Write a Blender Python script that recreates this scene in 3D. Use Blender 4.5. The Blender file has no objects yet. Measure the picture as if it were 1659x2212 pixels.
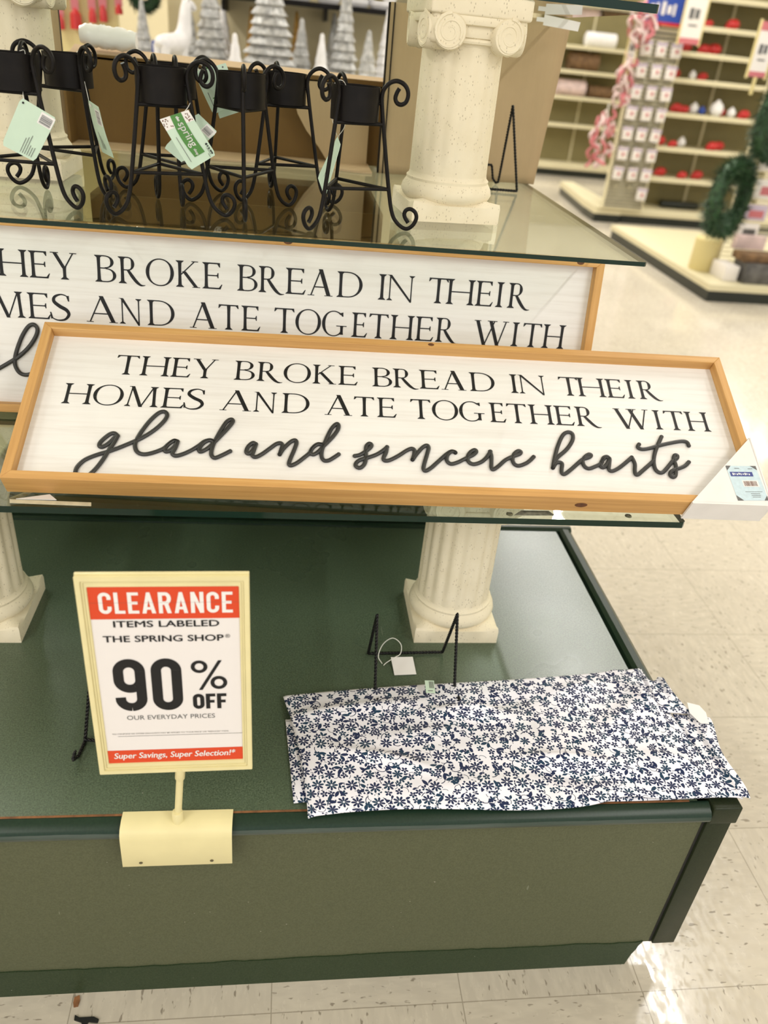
import bpy, bmesh, math, random
from mathutils import Vector, Matrix, geometry
PI = math.pi
SC = bpy.context.scene
COL = SC.collection
random.seed(7)

# ------------------------------------------------------------------ camera, light, exposure
F_PX, PITCH, ROLL, YAW, EYE = 1704.02, 0.537755, -0.103344, -0.152753, 1.31244
cam = bpy.data.cameras.new('camera')
cam.sensor_fit = 'HORIZONTAL'; cam.sensor_width = 36.0; cam.lens = F_PX / 1659 * 36.0
cam.clip_start = 0.05; cam.clip_end = 60
cy, sy = math.cos(YAW), math.sin(YAW)
fwd = Vector((-sy * math.cos(PITCH), cy * math.cos(PITCH), -math.sin(PITCH)))
right = Vector((cy, sy, 0)); down = fwd.cross(right)
r2 = math.cos(ROLL) * right + math.sin(ROLL) * down
d2 = -math.sin(ROLL) * right + math.cos(ROLL) * down
co = bpy.data.objects.new('camera', cam); COL.objects.link(co)
co.matrix_world = Matrix(((r2.x, -d2.x, -fwd.x, 0), (r2.y, -d2.y, -fwd.y, 0), (r2.z, -d2.z, -fwd.z, EYE), (0, 0, 0, 1)))
SC.camera = co
cam.dof.use_dof = True
cam.dof.focus_distance = 1.16
cam.dof.aperture_fstop = (cam.lens / 1000.0) / 0.0082

SC.view_settings.view_transform = 'Standard'; SC.view_settings.look = 'None'
SC.view_settings.gamma = 1.0; SC.view_settings.use_curve_mapping = False
SC.view_settings.exposure = 0.14
w = bpy.data.worlds.new('world'); SC.world = w; w.use_nodes = True
w.node_tree.nodes['Background'].inputs[0].default_value = (0.985, 0.99, 1.0, 1)
w.node_tree.nodes['Background'].inputs[1].default_value = 1.10  # even world light, added as front fill through the shell's open side
CEIL = 3.7
LAMP_W = 500.0
LAMP_ROWS = [(-7.6, 4), (-2.35, 4.5), (2.42, 5.0), (7.4, 4)]
SEGS = [(-4.5, -0.6), (2.2, 9.2), (10.2, 15.0)]
for lx, _ in LAMP_ROWS:
    for (ya, yb) in SEGS:
        L = bpy.data.lights.new('ceiling_light', 'AREA'); L.shape = 'RECTANGLE'
        L.size = 0.10; L.size_y = yb - ya; L.color = (1.0, 0.98, 0.95)
        L.energy = LAMP_W * (yb - ya) / 10.0 * 0.55
        o = bpy.data.objects.new('ceiling_light', L); COL.objects.link(o)
        o.location = (lx, (ya + yb) / 2, CEIL - 0.08)

# ------------------------------------------------------------------ helpers
def tag(o, label=None, cat=None, group=None, kind=None):
    if label: o['label'] = label
    if cat: o['category'] = cat
    if group: o['group'] = group
    if kind: o['kind'] = kind
    return o
def empty(name, loc=(0, 0, 0), rz=0.0, mat=None):
    o = bpy.data.objects.new(name, None); COL.objects.link(o); o.empty_display_size = 0.02
    if mat is not None: o.matrix_world = mat
    else:
        o.location = loc; o.rotation_euler = (0, 0, rz)
    return o
def thing(name, label, cat, loc=(0, 0, 0), rz=0.0, group=None, mat=None):
    return tag(empty(name, loc, rz, mat), label, cat, group)
def finish(name, bm, mats, parent=None, smooth=False, ang=35):
    me = bpy.data.meshes.new(name)
    bmesh.ops.recalc_face_normals(bm, faces=bm.faces[:])
    bm.to_mesh(me); bm.free()
    for m in (mats if isinstance(mats, (list, tuple)) else [mats]): me.materials.append(m)
    if smooth:
        for p in me.polygons: p.use_smooth = True
        if ang < 180: me.set_sharp_from_angle(angle=math.radians(ang))
    o = bpy.data.objects.new(name, me); COL.objects.link(o)
    if parent: o.parent = parent
    return o
def add_box(bm, x0, x1, y0, y1, z0, z1, bev=0.0, seg=2):
    t = bmesh.new()
    vs = [t.verts.new(p) for p in [(x0,y0,z0),(x1,y0,z0),(x1,y1,z0),(x0,y1,z0),(x0,y0,z1),(x1,y0,z1),(x1,y1,z1),(x0,y1,z1)]]
    for f in [(0,3,2,1),(4,5,6,7),(0,1,5,4),(1,2,6,5),(2,3,7,6),(3,0,4,7)]: t.faces.new([vs[i] for i in f])
    if bev > 0: bmesh.ops.bevel(t, geom=t.edges[:], offset=bev, segments=seg, affect='EDGES', profile=0.5)
    merge(bm, t)
def merge(bm, t, M=None):
    mp = {}
    for v in t.verts: mp[v] = bm.verts.new(M @ v.co if M is not None else v.co)
    for f in t.faces:
        try:
            nf = bm.faces.new([mp[v] for v in f.verts]); nf.material_index = f.material_index
        except ValueError: pass
    t.free()
def box(name, dims, m, parent=None, bev=0.0, seg=2):
    bm = bmesh.new(); add_box(bm, *dims, bev=bev, seg=seg)
    return finish(name, bm, m, parent, bev > 0)
def add_tube(bm, pts, r, n=8, caps=True, flat=None):
    P = [Vector(p) for p in pts]; N = len(P)
    rr = r if isinstance(r, (list, tuple)) else [r] * N
    rings = []; up = None
    for i in range(N):
        t = (P[min(i + 1, N - 1)] - P[max(i - 1, 0)])
        if t.length < 1e-9: t = Vector((0, 0, 1))
        t.normalize()
        if flat is not None:
            b = Vector(flat); a = b.cross(t)
            if a.length < 1e-6: a = Vector((1, 0, 0))
            a.normalize(); b = t.cross(a)
        else:
            if up is None:
                up = Vector((0, 0, 1)) if abs(t.z) < 0.9 else Vector((1, 0, 0))
            a = up - t * up.dot(t)
            if a.length < 1e-6: a = t.orthogonal()
            a.normalize(); up = a; b = t.cross(a)
        rings.append([bm.verts.new(P[i] + (a * math.cos(2 * PI * k / n) + b * math.sin(2 * PI * k / n)) * rr[i]) for k in range(n)])
    for i in range(N - 1):
        for k in range(n):
            bm.faces.new([rings[i][k], rings[i][(k + 1) % n], rings[i + 1][(k + 1) % n], rings[i + 1][k]])
    if caps:
        bm.faces.new(rings[0][::-1]); bm.faces.new(rings[-1])
def tube(name, pts, r, m, parent=None, n=8):
    bm = bmesh.new(); add_tube(bm, pts, r, n); return finish(name, bm, m, parent, True, 60)
def spline(pts, sub=6, closed=False):
    P = [Vector(p) for p in pts]; out = []
    N = len(P)
    for i in range(N - 1):
        p0 = P[i - 1] if i > 0 else P[0] * 2 - P[1]; p1 = P[i]; p2 = P[i + 1]
        p3 = P[i + 2] if i + 2 < N else P[-1] * 2 - P[-2]
        for s in range(sub):
            t = s / sub
            out.append(0.5 * ((2 * p1) + (p2 - p0) * t + (2 * p0 - 5 * p1 + 4 * p2 - p3) * t * t + (3 * p1 - p0 - 3 * p2 + p3) * t ** 3))
    out.append(P[-1]); return out
def add_lathe(bm, prof, n=32, cx=0, cy=0, rf=None, M=None):
    rings = []
    for (r, z) in prof:
        ring = []
        for k in range(n):
            a = 2 * PI * k / n; rad = rf(r, z, a) if rf else r
            v = Vector((cx + rad * math.cos(a), cy + rad * math.sin(a), z))
            ring.append(bm.verts.new(M @ v if M is not None else v))
        rings.append(ring)
    for i in range(len(rings) - 1):
        for k in range(n):
            bm.faces.new([rings[i][k], rings[i][(k + 1) % n], rings[i + 1][(k + 1) % n], rings[i + 1][k]])
    bm.faces.new(rings[0][::-1]); bm.faces.new(rings[-1])
def add_prism(bm, poly, z0, z1, M=None):
    lo = [bm.verts.new((p[0], p[1], z0)) for p in poly]; hi = [bm.verts.new((p[0], p[1], z1)) for p in poly]
    if M is not None:
        for v in lo + hi: v.co = M @ v.co
    n = len(poly)
    bm.faces.new(lo[::-1]); bm.faces.new(hi)
    for i in range(n): bm.faces.new([lo[i], lo[(i + 1) % n], hi[(i + 1) % n], hi[i]])
def add_polys(bm, polys, z, f=lambda p: p):
    """flat letter shapes lying in the x-y plane"""
    for ip, poly in enumerate(polys):
        pts = [Vector((*f(p), z + (ip % 16) * 7e-6)) for p in poly]
        tris = geometry.tessellate_polygon([pts])
        vs = [bm.verts.new(p) for p in pts]
        for t in tris:
            try:
                fc = bm.faces.new([vs[i] for i in t])
            except ValueError: continue
def flat(name, polys, z, m, parent=None, f=lambda p: p):
    bm = bmesh.new(); add_polys(bm, polys, z, f)
    for fc in bm.faces:
        fc.normal_update()
        if fc.normal.z < 0: fc.normal_flip()
    me = bpy.data.meshes.new(name); bm.to_mesh(me); bm.free(); me.materials.append(m)
    o = bpy.data.objects.new(name, me); COL.objects.link(o); o.parent = parent
    return o
def rect(x0, x1, y0, y1): return [(x0, y0), (x1, y0), (x1, y1), (x0, y1)]
def text_polys(s, x0, x1, y0, y1, bold=0.0, shear=0.0, space=1.0):
    """outline lettering from the built-in typeface, fitted to a rectangle; bold = extra stroke width in metres"""
    cu = bpy.data.curves.new('t', 'FONT'); cu.body = s; cu.size = 1.0; cu.shear = shear
    cu.space_character = space; cu.resolution_u = 3; cu.fill_mode = 'FRONT'
    ob = bpy.data.objects.new('t', cu); COL.objects.link(ob)
    dg = bpy.context.evaluated_depsgraph_get(); dg.update()
    me = bpy.data.meshes.new_from_object(ob.evaluated_get(dg))
    vs = [v.co.copy() for v in me.vertices]; fs = [list(p.vertices) for p in me.polygons]
    bpy.data.meshes.remove(me); bpy.data.objects.remove(ob); bpy.data.curves.remove(cu)
    ax = min(v.x for v in vs); bx = max(v.x for v in vs); ay = min(v.y for v in vs); by = max(v.y for v in vs)
    out = []; b = bold / 2
    for dx, dy in (((0, 0),) if bold == 0 else ((-b, 0), (b, 0), (0, b * 0.6), (0, -b * 0.6))):
        q = [(x0 + b + (v.x - ax) / (bx - ax) * (x1 - x0 - bold) + dx, y0 + (v.y - ay) / (by - ay) * (y1 - y0) + dy) for v in vs]
        out += [[q[i] for i in f] for f in fs]
    return out

# ------------------------------------------------------------------ materials
def lin(r, g, b):
    f = lambda c: (c / 255 / 12.92) if c / 255 <= 0.04045 else ((c / 255 + 0.055) / 1.055) ** 2.4
    return (f(r), f(g), f(b), 1.0)
class NT:
    def __init__(s, name):
        s.m = bpy.data.materials.new(name); s.m.use_nodes = True; s.t = s.m.node_tree
        s.b = s.t.nodes['Principled BSDF']; s.out = s.t.nodes['Material Output']
    def n(s, typ, **kw):
        x = s.t.nodes.new(typ)
        for k, v in kw.items():
            if k == 'ins':
                for a, b in v.items():
                    if hasattr(b, 'is_output'): s.t.links.new(b, x.inputs[a])
                    else: x.inputs[a].default_value = b
            else: setattr(x, k, v)
        return x
    def l(s, a, b): s.t.links.new(a, b)
    def math(s, op, a, b=None, c=None, clamp=False):
        x = s.n('ShaderNodeMath', operation=op); x.use_clamp = clamp
        for i, v in enumerate((a, b, c)):
            if v is None: continue
            if hasattr(v, 'is_output'): s.l(v, x.inputs[i])
            else: x.inputs[i].default_value = v
        return x.outputs[0]
    def mix(s, f, a, b):
        x = s.n('ShaderNodeMix', data_type='RGBA')
        for i, v in ((0, f), (6, a), (7, b)):
            if hasattr(v, 'is_output'): s.l(v, x.inputs[i])
            else: x.inputs[i].default_value = v
        return x.outputs[2]
    def ramp(s, f, stops):
        x = s.n('ShaderNodeValToRGB'); s.l(f, x.inputs[0]); e = x.color_ramp.elements
        while len(e) < len(stops): e.new(0.5)
        for el, (p, c) in zip(e, stops):
            el.position = p; el.color = c if len(c) == 4 else (*c, 1)
        return x.outputs[0]
    def set(s, color=None, rough=None, metal=None, spec=None, coat=None, coatr=None):
        for k, v in (('Base Color', color), ('Roughness', rough), ('Metallic', metal), ('Specular IOR Level', spec), ('Coat Weight', coat), ('Coat Roughness', coatr)):
            if v is None: continue
            if hasattr(v, 'is_output'): s.l(v, s.b.inputs[k])
            else: s.b.inputs[k].default_value = v
        return s
    def bump(s, h, strength=0.2, dist=0.001):
        x = s.n('ShaderNodeBump', ins={'Strength': strength, 'Distance': dist, 'Height': h}); s.l(x.outputs[0], s.b.inputs['Normal'])
    def coord(s, kind='Object'): return s.n('ShaderNodeTexCoord').outputs[kind]
    def noise(s, vec, scale, detail=3, rough=0.5):
        return s.n('ShaderNodeTexNoise', ins={'Vector': vec, 'Scale': scale, 'Detail': detail, 'Roughness': rough}).outputs[0]
    def mapping(s, vec, scale=(1, 1, 1), rot=(0, 0, 0), loc=(0, 0, 0)):
        return s.n('ShaderNodeMapping', ins={'Vector': vec, 'Scale': scale, 'Rotation': rot, 'Location': loc}).outputs[0]
def plain(name, c, rough=0.5, metal=0.0, spec=0.5, noise=0.0, nscale=30):
    t = NT(name).set(rough=rough, metal=metal, spec=spec)
    if noise:
        v = t.noise(t.coord(), nscale)
        d = tuple(max(0, x * (1 - noise)) for x in c[:3]) + (1,); u = tuple(min(1, x * (1 + noise)) for x in c[:3]) + (1,)
        t.set(color=t.ramp(v, [(0.3, d), (0.7, u)]))
    else: t.set(color=c)
    return t.m

def m_floor():
    t = NT('vinyl_tile'); P = t.coord('Object')
    s = t.n('ShaderNodeSeparateXYZ', ins={0: P})
    T = 0.3048
    gx = t.math('DIVIDE', t.math('SUBTRACT', s.outputs[0], -0.29937), T); gy = t.math('DIVIDE', t.math('SUBTRACT', s.outputs[1], 0.65528), T)
    def line(g):
        fr = t.math('FRACT', t.math('ADD', g, 200.5)); d = t.math('ABSOLUTE', t.math('SUBTRACT', fr, 0.5))
        return t.math('LESS_THAN', d, 0.0028)
    ln = t.math('MAXIMUM', line(gx), line(gy))
    par = t.math('MODULO', t.math('ADD', t.math('FLOOR', t.math('ADD', gx, 200)), t.math('FLOOR', t.math('ADD', gy, 200))), 2.0)
    def flecks(rot, sc):
        mp = t.mapping(P, scale=sc, rot=(0, 0, rot))
        dist = t.noise(P, 60, 2)
        n1 = t.noise(mp, 1.0, 2, 0.55)
        return n1
    a = flecks(0.5, (120, 42, 1)); b = flecks(0.45, (42, 120, 1))
    mx = t.n('ShaderNodeMix', data_type='FLOAT', ins={0: par, 2: a, 3: b}).outputs[0]
    dark = t.ramp(mx, [(0.635, (0, 0, 0)), (0.69, (1, 1, 1))])
    a2 = flecks(0.2, (70, 22, 1)); b2 = flecks(0.9, (22, 70, 1))
    mx2 = t.n('ShaderNodeMix', data_type='FLOAT', ins={0: par, 2: a2, 3: b2}).outputs[0]
    lite = t.ramp(mx2, [(0.42, (0, 0, 0)), (0.62, (1, 1, 1))])
    big = t.noise(P, 2.2, 4)
    base = t.mix(t.ramp(big, [(0.35, (0, 0, 0)), (0.65, (1, 1, 1))]), (0.488, 0.442, 0.358, 1), (0.550, 0.500, 0.408, 1))
    c = t.mix(t.math('MULTIPLY', lite, 0.35), base, (0.64, 0.585, 0.475, 1))
    c = t.mix(t.math('MULTIPLY', dark, 0.7), c, (0.17, 0.14, 0.10, 1))
    c = t.mix(t.math('MULTIPLY', ln, 0.6), c, (0.20, 0.17, 0.12, 1))
    sc = t.noise(t.mapping(P, scale=(90, 40, 1)), 1.0, 4, 0.65)
    t.set(color=c, rough=t.math('ADD', t.math('MULTIPLY', t.ramp(sc, [(0.40, (0, 0, 0)), (0.62, (1, 1, 1))]), 0.22), 0.06), spec=0.36)
    t.bump(t.math('ADD', t.noise(P, 9, 3), t.math('MULTIPLY', sc, 0.12)), 0.03, 0.004)
    return t.m
def m_plaster():
    t = NT('cream_plaster'); P = t.coord()
    n1 = t.noise(P, 22, 5, 0.6)
    c = t.mix(n1, (0.72, 0.63, 0.44, 1), (0.84, 0.77, 0.60, 1))
    v = t.n('ShaderNodeTexVoronoi', ins={'Vector': t.mapping(P, scale=(300, 300, 150)), 'Scale': 1.0, 'Randomness': 1.0})
    pit = t.ramp(v.outputs['Distance'], [(0.16, (1, 1, 1)), (0.26, (0, 0, 0))])
    sel = t.ramp(t.noise(P, 75, 3), [(0.47, (0, 0, 0)), (0.54, (1, 1, 1))])
    k = t.math('MULTIPLY', pit, sel)
    c = t.mix(t.math('MULTIPLY', k, 0.55), c, (0.28, 0.22, 0.14, 1))
    t.set(color=c, rough=0.8, spec=0.25)
    t.bump(t.math('SUBTRACT', t.noise(P, 160, 3), t.math('MULTIPLY', k, 1.2)), 0.25, 0.0008)
    return t.m
def m_green(name, c0, c1, rough, spk=0.5, coat=0.0):
    t = NT(name); P = t.coord()
    v = t.noise(P, 420, 2, 0.8); b = t.noise(P, 5, 3)
    c = t.mix(t.ramp(v, [(0.35, (0, 0, 0)), (0.68, (1, 1, 1))]), c0, c1)
    scr = t.noise(t.mapping(P, scale=(150, 9, 40), rot=(0.3, 0.2, 0.9)), 1.0, 2, 0.4)
    c = t.mix(t.math('MULTIPLY', t.ramp(scr, [(0.775, (0, 0, 0)), (0.80, (1, 1, 1))]), 0.35), c, (0.3, 0.32, 0.24, 1))
    dust = t.noise(P, 140, 1, 0.3)
    c = t.mix(t.math('MULTIPLY', t.ramp(dust, [(0.835, (0, 0, 0)), (0.845, (1, 1, 1))]), 0.5), c, (0.5, 0.48, 0.4, 1))
    t.set(color=c, rough=t.math('ADD', t.math('MULTIPLY', b, 0.16), rough - 0.08), spec=spk, coat=coat)
    t.bump(v, 0.06, 0.0005)
    return t.m
def m_wood(name, c0, c1, c2, along='X'):
    t = NT(name); P = t.coord()
    sc = (3.0, 90, 90) if along == 'X' else (90, 3.0, 90)
    w1 = t.noise(t.mapping(P, scale=sc), 1.0, 4, 0.6)
    w2 = t.noise(t.mapping(P, scale=tuple(x * 0.25 for x in sc)), 1.0, 3)
    c = t.ramp(w1, [(0.3, c0), (0.55, c1), (0.75, c2)])
    c = t.mix(t.math('MULTIPLY', w2, 0.4), c, c1)
    t.set(color=c, rough=0.5, spec=0.35); t.bump(w1, 0.1, 0.0006)
    return t.m
def m_board():
    t = NT('whitewashed_board'); P = t.coord()
    w1 = t.noise(t.mapping(P, scale=(5, 120, 1)), 1.0, 4, 0.65)
    c = t.ramp(w1, [(0.25, (0.73, 0.70, 0.66)), (0.5, (0.82, 0.80, 0.77)), (0.8, (0.86, 0.845, 0.82))])
    t.set(color=c, rough=0.45, spec=0.35)
    return t.m
def m_glass():
    t = NT('clear_shelf_glass')
    lw = t.n('ShaderNodeLayerWeight', ins={'Blend': 0.5})
    p5 = t.math('POWER', lw.outputs['Facing'], 5.0); fr = t.math('ADD', t.math('MULTIPLY', p5, 0.96), 0.04)
    tr = t.n('ShaderNodeBsdfTransparent', ins={'Color': (0.90, 0.945, 0.905, 1)})
    gl = t.n('ShaderNodeBsdfGlossy', ins={'Color': (1, 1, 1, 1), 'Roughness': 0.012})
    mx = t.n('ShaderNodeMixShader', ins={0: fr, 1: tr.outputs[0], 2: gl.outputs[0]})
    t.l(mx.outputs[0], t.out.inputs[0]); return t.m
def m_kraft(name, a, b):
    t = NT(name); P = t.coord()
    n1 = t.noise(P, 8, 4, 0.6); n2 = t.noise(t.mapping(P, scale=(220, 220, 12)), 1.0, 2)
    c = t.mix(n1, a, b); c = t.mix(t.math('MULTIPLY', n2, 0.25), c, tuple(x * 0.8 for x in a[:3]) + (1,))
    t.set(color=c, rough=0.75, spec=0.25); t.bump(t.noise(P, 6, 3), 0.5, 0.01); return t.m
def m_floral():
    t = NT('navy_floral_cotton'); UV = t.coord('UV')
    white = (0.83, 0.825, 0.895, 1); navy = (0.014, 0.024, 0.075, 1); teal = (0.012, 0.042, 0.085, 1)
    def cell(scale, off, rnd):
        mp = t.mapping(UV, loc=(off, off * 1.7, 0))
        v = t.n('ShaderNodeTexVoronoi', voronoi_dimensions='2D', feature='F1', ins={'Vector': mp, 'Scale': scale, 'Randomness': rnd})
        d = t.n('ShaderNodeVectorMath', operation='SUBTRACT', ins={0: mp, 1: v.outputs['Position']})
        sp = t.n('ShaderNodeSeparateXYZ', ins={0: d.outputs[0]})
        cr = t.n('ShaderNodeSeparateColor', ins={0: v.outputs['Color']})
        return t.math('MULTIPLY', sp.outputs[0], scale), t.math('MULTIPLY', sp.outputs[1], scale), cr.outputs
    def polar(x, y): 
        return t.math('SQRT', t.math('ADD', t.math('MULTIPLY', x, x), t.math('MULTIPLY', y, y))), t.math('ARCTAN2', y, x)
    def daisy(scale, off, rnd, R, n, inner, thr=None):
        x, y, c = cell(scale, off, rnd); r, a = polar(x, y)
        ph = t.math('MULTIPLY', c[0], 6.28)
        k = t.math('SQRT', t.math('ABSOLUTE', t.math('COSINE', t.math('ADD', t.math('MULTIPLY', a, n / 2.0), ph))))
        pr = t.math('MULTIPLY', t.math('ADD', t.math('MULTIPLY', k, 1.05), -0.05), R)
        m = t.math('MULTIPLY', t.math('LESS_THAN', r, pr), t.math('GREATER_THAN', r, inner))
        zone = t.math('LESS_THAN', r, R * 1.12)
        if thr is not None:
            g = t.math('GREATER_THAN', c[1], thr); m = t.math('MULTIPLY', m, g); zone = t.math('MULTIPLY', zone, g)
        return m, zone
    def leaf(scale, off, rnd, la, lb, ox=0.0):
        x, y, c = cell(scale, off, rnd); th = t.math('MULTIPLY', c[2], 6.28)
        cs = t.math('COSINE', th); sn = t.math('SINE', th)
        u = t.math('ADD', t.math('MULTIPLY', x, cs), t.math('MULTIPLY', y, sn)); v = t.math('SUBTRACT', t.math('MULTIPLY', y, cs), t.math('MULTIPLY', x, sn))
        def one(du, dv, rot, A, B):
            cu, su = math.cos(rot), math.sin(rot)
            uu = t.math('SUBTRACT', t.math('ADD', t.math('MULTIPLY', u, cu), t.math('MULTIPLY', v, su)), du)
            vv = t.math('SUBTRACT', t.math('SUBTRACT', t.math('MULTIPLY', v, cu), t.math('MULTIPLY', u, su)), dv)
            q = t.math('DIVIDE', t.math('ABSOLUTE', uu), A)
            w_ = t.math('MULTIPLY', t.math('SUBTRACT', 1.0, t.math('MULTIPLY', q, q)), B)
            return t.math('LESS_THAN', t.math('ABSOLUTE', vv), w_)
        m = t.math('MAXIMUM', one(la, 0, 0.55, la, lb), one(la, 0, -0.6, la * 0.85, lb))
        r, a = polar(t.math('ADD', u, 0.05), t.math('SUBTRACT', v, 0.34))
        stem = t.math('MULTIPLY', t.math('LESS_THAN', t.math('ABSOLUTE', t.math('SUBTRACT', r, 0.34)), 0.022), t.math('LESS_THAN', u, 0.0))
        stem = t.math('MULTIPLY', stem, t.math('LESS_THAN', v, 0.36))
        return t.math('MAXIMUM', m, stem)
    big, z1 = daisy(38.0, 0.13, 0.6, 0.35, 8, 0.06, 0.52)
    rose, z2 = daisy(34.0, 0.63, 0.6, 0.27, 7, 0.0, 0.66)
    small, z3 = daisy(64.0, 0.37, 0.75, 0.36, 5, 0.06)
    lv = leaf(36.0, 0.81, 0.6, 0.25, 0.095); lv2 = leaf(50.0, 0.29, 0.8, 0.24, 0.10)
    rest = t.math('SUBTRACT', 1.0, z1)
    m = t.math('MAXIMUM', big, t.math('MULTIPLY', rest, rose))
    rest = t.math('MULTIPLY', rest, t.math('SUBTRACT', 1.0, z2))
    m = t.math('MAXIMUM', m, t.math('MULTIPLY', rest, lv))
    rest = t.math('MULTIPLY', rest, t.math('SUBTRACT', 1.0, lv))
    m = t.math('MAXIMUM', m, t.math('MULTIPLY', rest, small))
    rest = t.math('MULTIPLY', rest, t.math('SUBTRACT', 1.0, z3))
    m = t.math('MAXIMUM', m, t.math('MULTIPLY', rest, lv2))
    ink = t.mix(t.math('GREATER_THAN', t.noise(UV, 45, 1), 0.55), navy, teal)
    c = t.mix(m, white, ink)
    t.set(color=c, rough=0.75, spec=0.2); t.b.inputs['Sheen Weight'].default_value = 0.1
    t.bump(t.noise(UV, 1400, 1), 0.08, 0.0003); return t.m

M = {}
M['floor'] = m_floor(); M['plaster'] = m_plaster()
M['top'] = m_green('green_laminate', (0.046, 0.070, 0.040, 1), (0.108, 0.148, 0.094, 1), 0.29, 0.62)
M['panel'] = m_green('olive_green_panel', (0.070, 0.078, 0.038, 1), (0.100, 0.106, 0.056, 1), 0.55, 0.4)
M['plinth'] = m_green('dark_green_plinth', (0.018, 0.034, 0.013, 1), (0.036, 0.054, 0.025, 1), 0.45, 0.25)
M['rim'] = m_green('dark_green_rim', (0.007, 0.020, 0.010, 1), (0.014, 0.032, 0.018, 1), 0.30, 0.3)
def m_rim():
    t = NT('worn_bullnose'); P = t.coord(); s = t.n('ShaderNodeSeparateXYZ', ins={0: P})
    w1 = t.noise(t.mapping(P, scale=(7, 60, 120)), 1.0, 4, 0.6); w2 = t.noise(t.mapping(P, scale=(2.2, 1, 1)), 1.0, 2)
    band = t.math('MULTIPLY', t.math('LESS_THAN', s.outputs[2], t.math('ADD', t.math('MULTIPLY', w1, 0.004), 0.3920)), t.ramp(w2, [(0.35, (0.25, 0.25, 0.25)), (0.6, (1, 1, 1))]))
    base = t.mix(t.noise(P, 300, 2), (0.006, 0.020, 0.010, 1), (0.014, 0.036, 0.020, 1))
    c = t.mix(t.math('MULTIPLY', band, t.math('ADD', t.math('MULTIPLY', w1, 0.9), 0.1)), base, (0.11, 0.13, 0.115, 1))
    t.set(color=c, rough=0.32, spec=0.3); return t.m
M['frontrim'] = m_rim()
M['post'] = m_green('dark_green_post', (0.012, 0.018, 0.007, 1), (0.020, 0.028, 0.012, 1), 0.4, 0.25)
M['chip'] = plain('bare_particle_board', (0.20, 0.085, 0.03, 1), 0.8, noise=0.4, nscale=80)
M['black'] = plain('black_gap', (0.006, 0.007, 0.006, 1), 0.6)
M['iron'] = plain('black_wrought_iron', (0.0075, 0.006, 0.0052, 1), 0.45, 0.0, 0.16, noise=0.25, nscale=60)
M['blackwire'] = plain('black_twisted_wire', (0.005, 0.005, 0.005, 1), 0.35, 0.0, 0.3)
M['wood'] = m_wood('honey_wood', lin(182, 134, 74), lin(207, 160, 97), lin(222, 182, 122))
M['woodv'] = m_wood('honey_wood_side', lin(182, 134, 74), lin(207, 160, 97), lin(222, 182, 122), 'Y')
M['knot'] = plain('wood_knot', lin(95, 55, 22), 0.6, noise=0.4, nscale=200)
M['board'] = m_board()
M['ink'] = plain('black_print', (0.011, 0.011, 0.012, 1), 0.5, spec=0.3)
M['script'] = plain('charcoal_script', (0.028, 0.028, 0.027, 1), 0.42, noise=0.15, nscale=60)
M['foam'] = plain('white_foam_board', (0.80, 0.77, 0.74, 1), 0.6, noise=0.03)
M['white'] = plain('white_paper', (0.80, 0.78, 0.76, 1), 0.55)
M['insert'] = plain('white_card_insert', (0.78, 0.74, 0.72, 1), 0.35)
M['cream'] = plain('cream_plastic', (0.74, 0.66, 0.36, 1), 0.38, noise=0.04, nscale=20)
M['hole'] = plain('screw_hole', (0.10, 0.08, 0.04, 1), 0.6)
M['red'] = plain('orange_red_print', lin(212, 66, 26), 0.4)
M['mint'] = plain('mint_card', lin(196, 218, 198), 0.5, noise=0.03)
M['leafgreen'] = plain('green_print', lin(76, 132, 62), 0.5)
M['greyink'] = plain('grey_print', (0.12, 0.12, 0.12, 1), 0.5)
M['blueprint'] = plain('blue_label_print', lin(60, 72, 140), 0.5)
M['bluepale'] = plain('pale_blue_label', lin(196, 216, 224), 0.4, noise=0.06, nscale=200)
M['brownink'] = plain('brown_print', lin(120, 84, 70), 0.5)
M['string'] = plain('white_string', (0.75, 0.74, 0.68, 1), 0.6)
M['glass'] = m_glass()
M['edge'] = plain('green_glass_edge', (0.003, 0.020, 0.012, 1), 0.12, spec=0.35)
M['kraft'] = m_kraft('kraft_paper', (0.43, 0.315, 0.175, 1), (0.52, 0.385, 0.225, 1))
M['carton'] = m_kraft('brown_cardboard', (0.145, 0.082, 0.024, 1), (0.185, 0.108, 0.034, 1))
M['cartonlit'] = m_kraft('lit_pale_cardboard', (0.55, 0.40, 0.24, 1), (0.64, 0.48, 0.31, 1))  # pale inner side; ceiling light on the top flap is put into this colour
M['plasticbag'] = plain('white_plastic_film', (0.86, 0.85, 0.84, 1), 0.25)
M['floral'] = m_floral()
M['tape'] = plain('masking_tape', (0.62, 0.58, 0.42, 1), 0.6, noise=0.15, nscale=60)
M['smudge'] = plain('grey_smudged_tape', (0.20, 0.20, 0.15, 1), 0.6, noise=0.5, nscale=120)
M['jute'] = plain('jute_cord', (0.40, 0.30, 0.15, 1), 0.8, noise=0.3, nscale=200)
M['rubber'] = plain('clear_bumper', (0.12, 0.12, 0.07, 1), 0.3, noise=0.5, nscale=200)

# ------------------------------------------------------------------ the store shell
def struct(name, o): o.name = name; return tag(o, kind='structure')
struct('floor', box('floor', (-9, 10, -6, 16, -0.05, 0.0), M['floor']))
M['ceil'] = plain('white_ceiling_tile', (0.80, 0.77, 0.70, 1), 0.8)
M['wall'] = plain('cream_wall', (0.62, 0.55, 0.36, 1), 0.8)
struct('ceiling', box('ceiling', (-9, 10, -6, 16, CEIL, CEIL + 0.05), M['ceil']))
struct('wall_back', box('wall_back', (-9, 10, 16, 16.1, 0, CEIL), M['wall']))
struct('wall_left', box('wall_left', (-9.1, -9, -6, 16, 0, CEIL), M['wall']))
struct('wall_right', box('wall_right', (10, 10.1, -6, 16, 0, CEIL), M['wall']))

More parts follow.
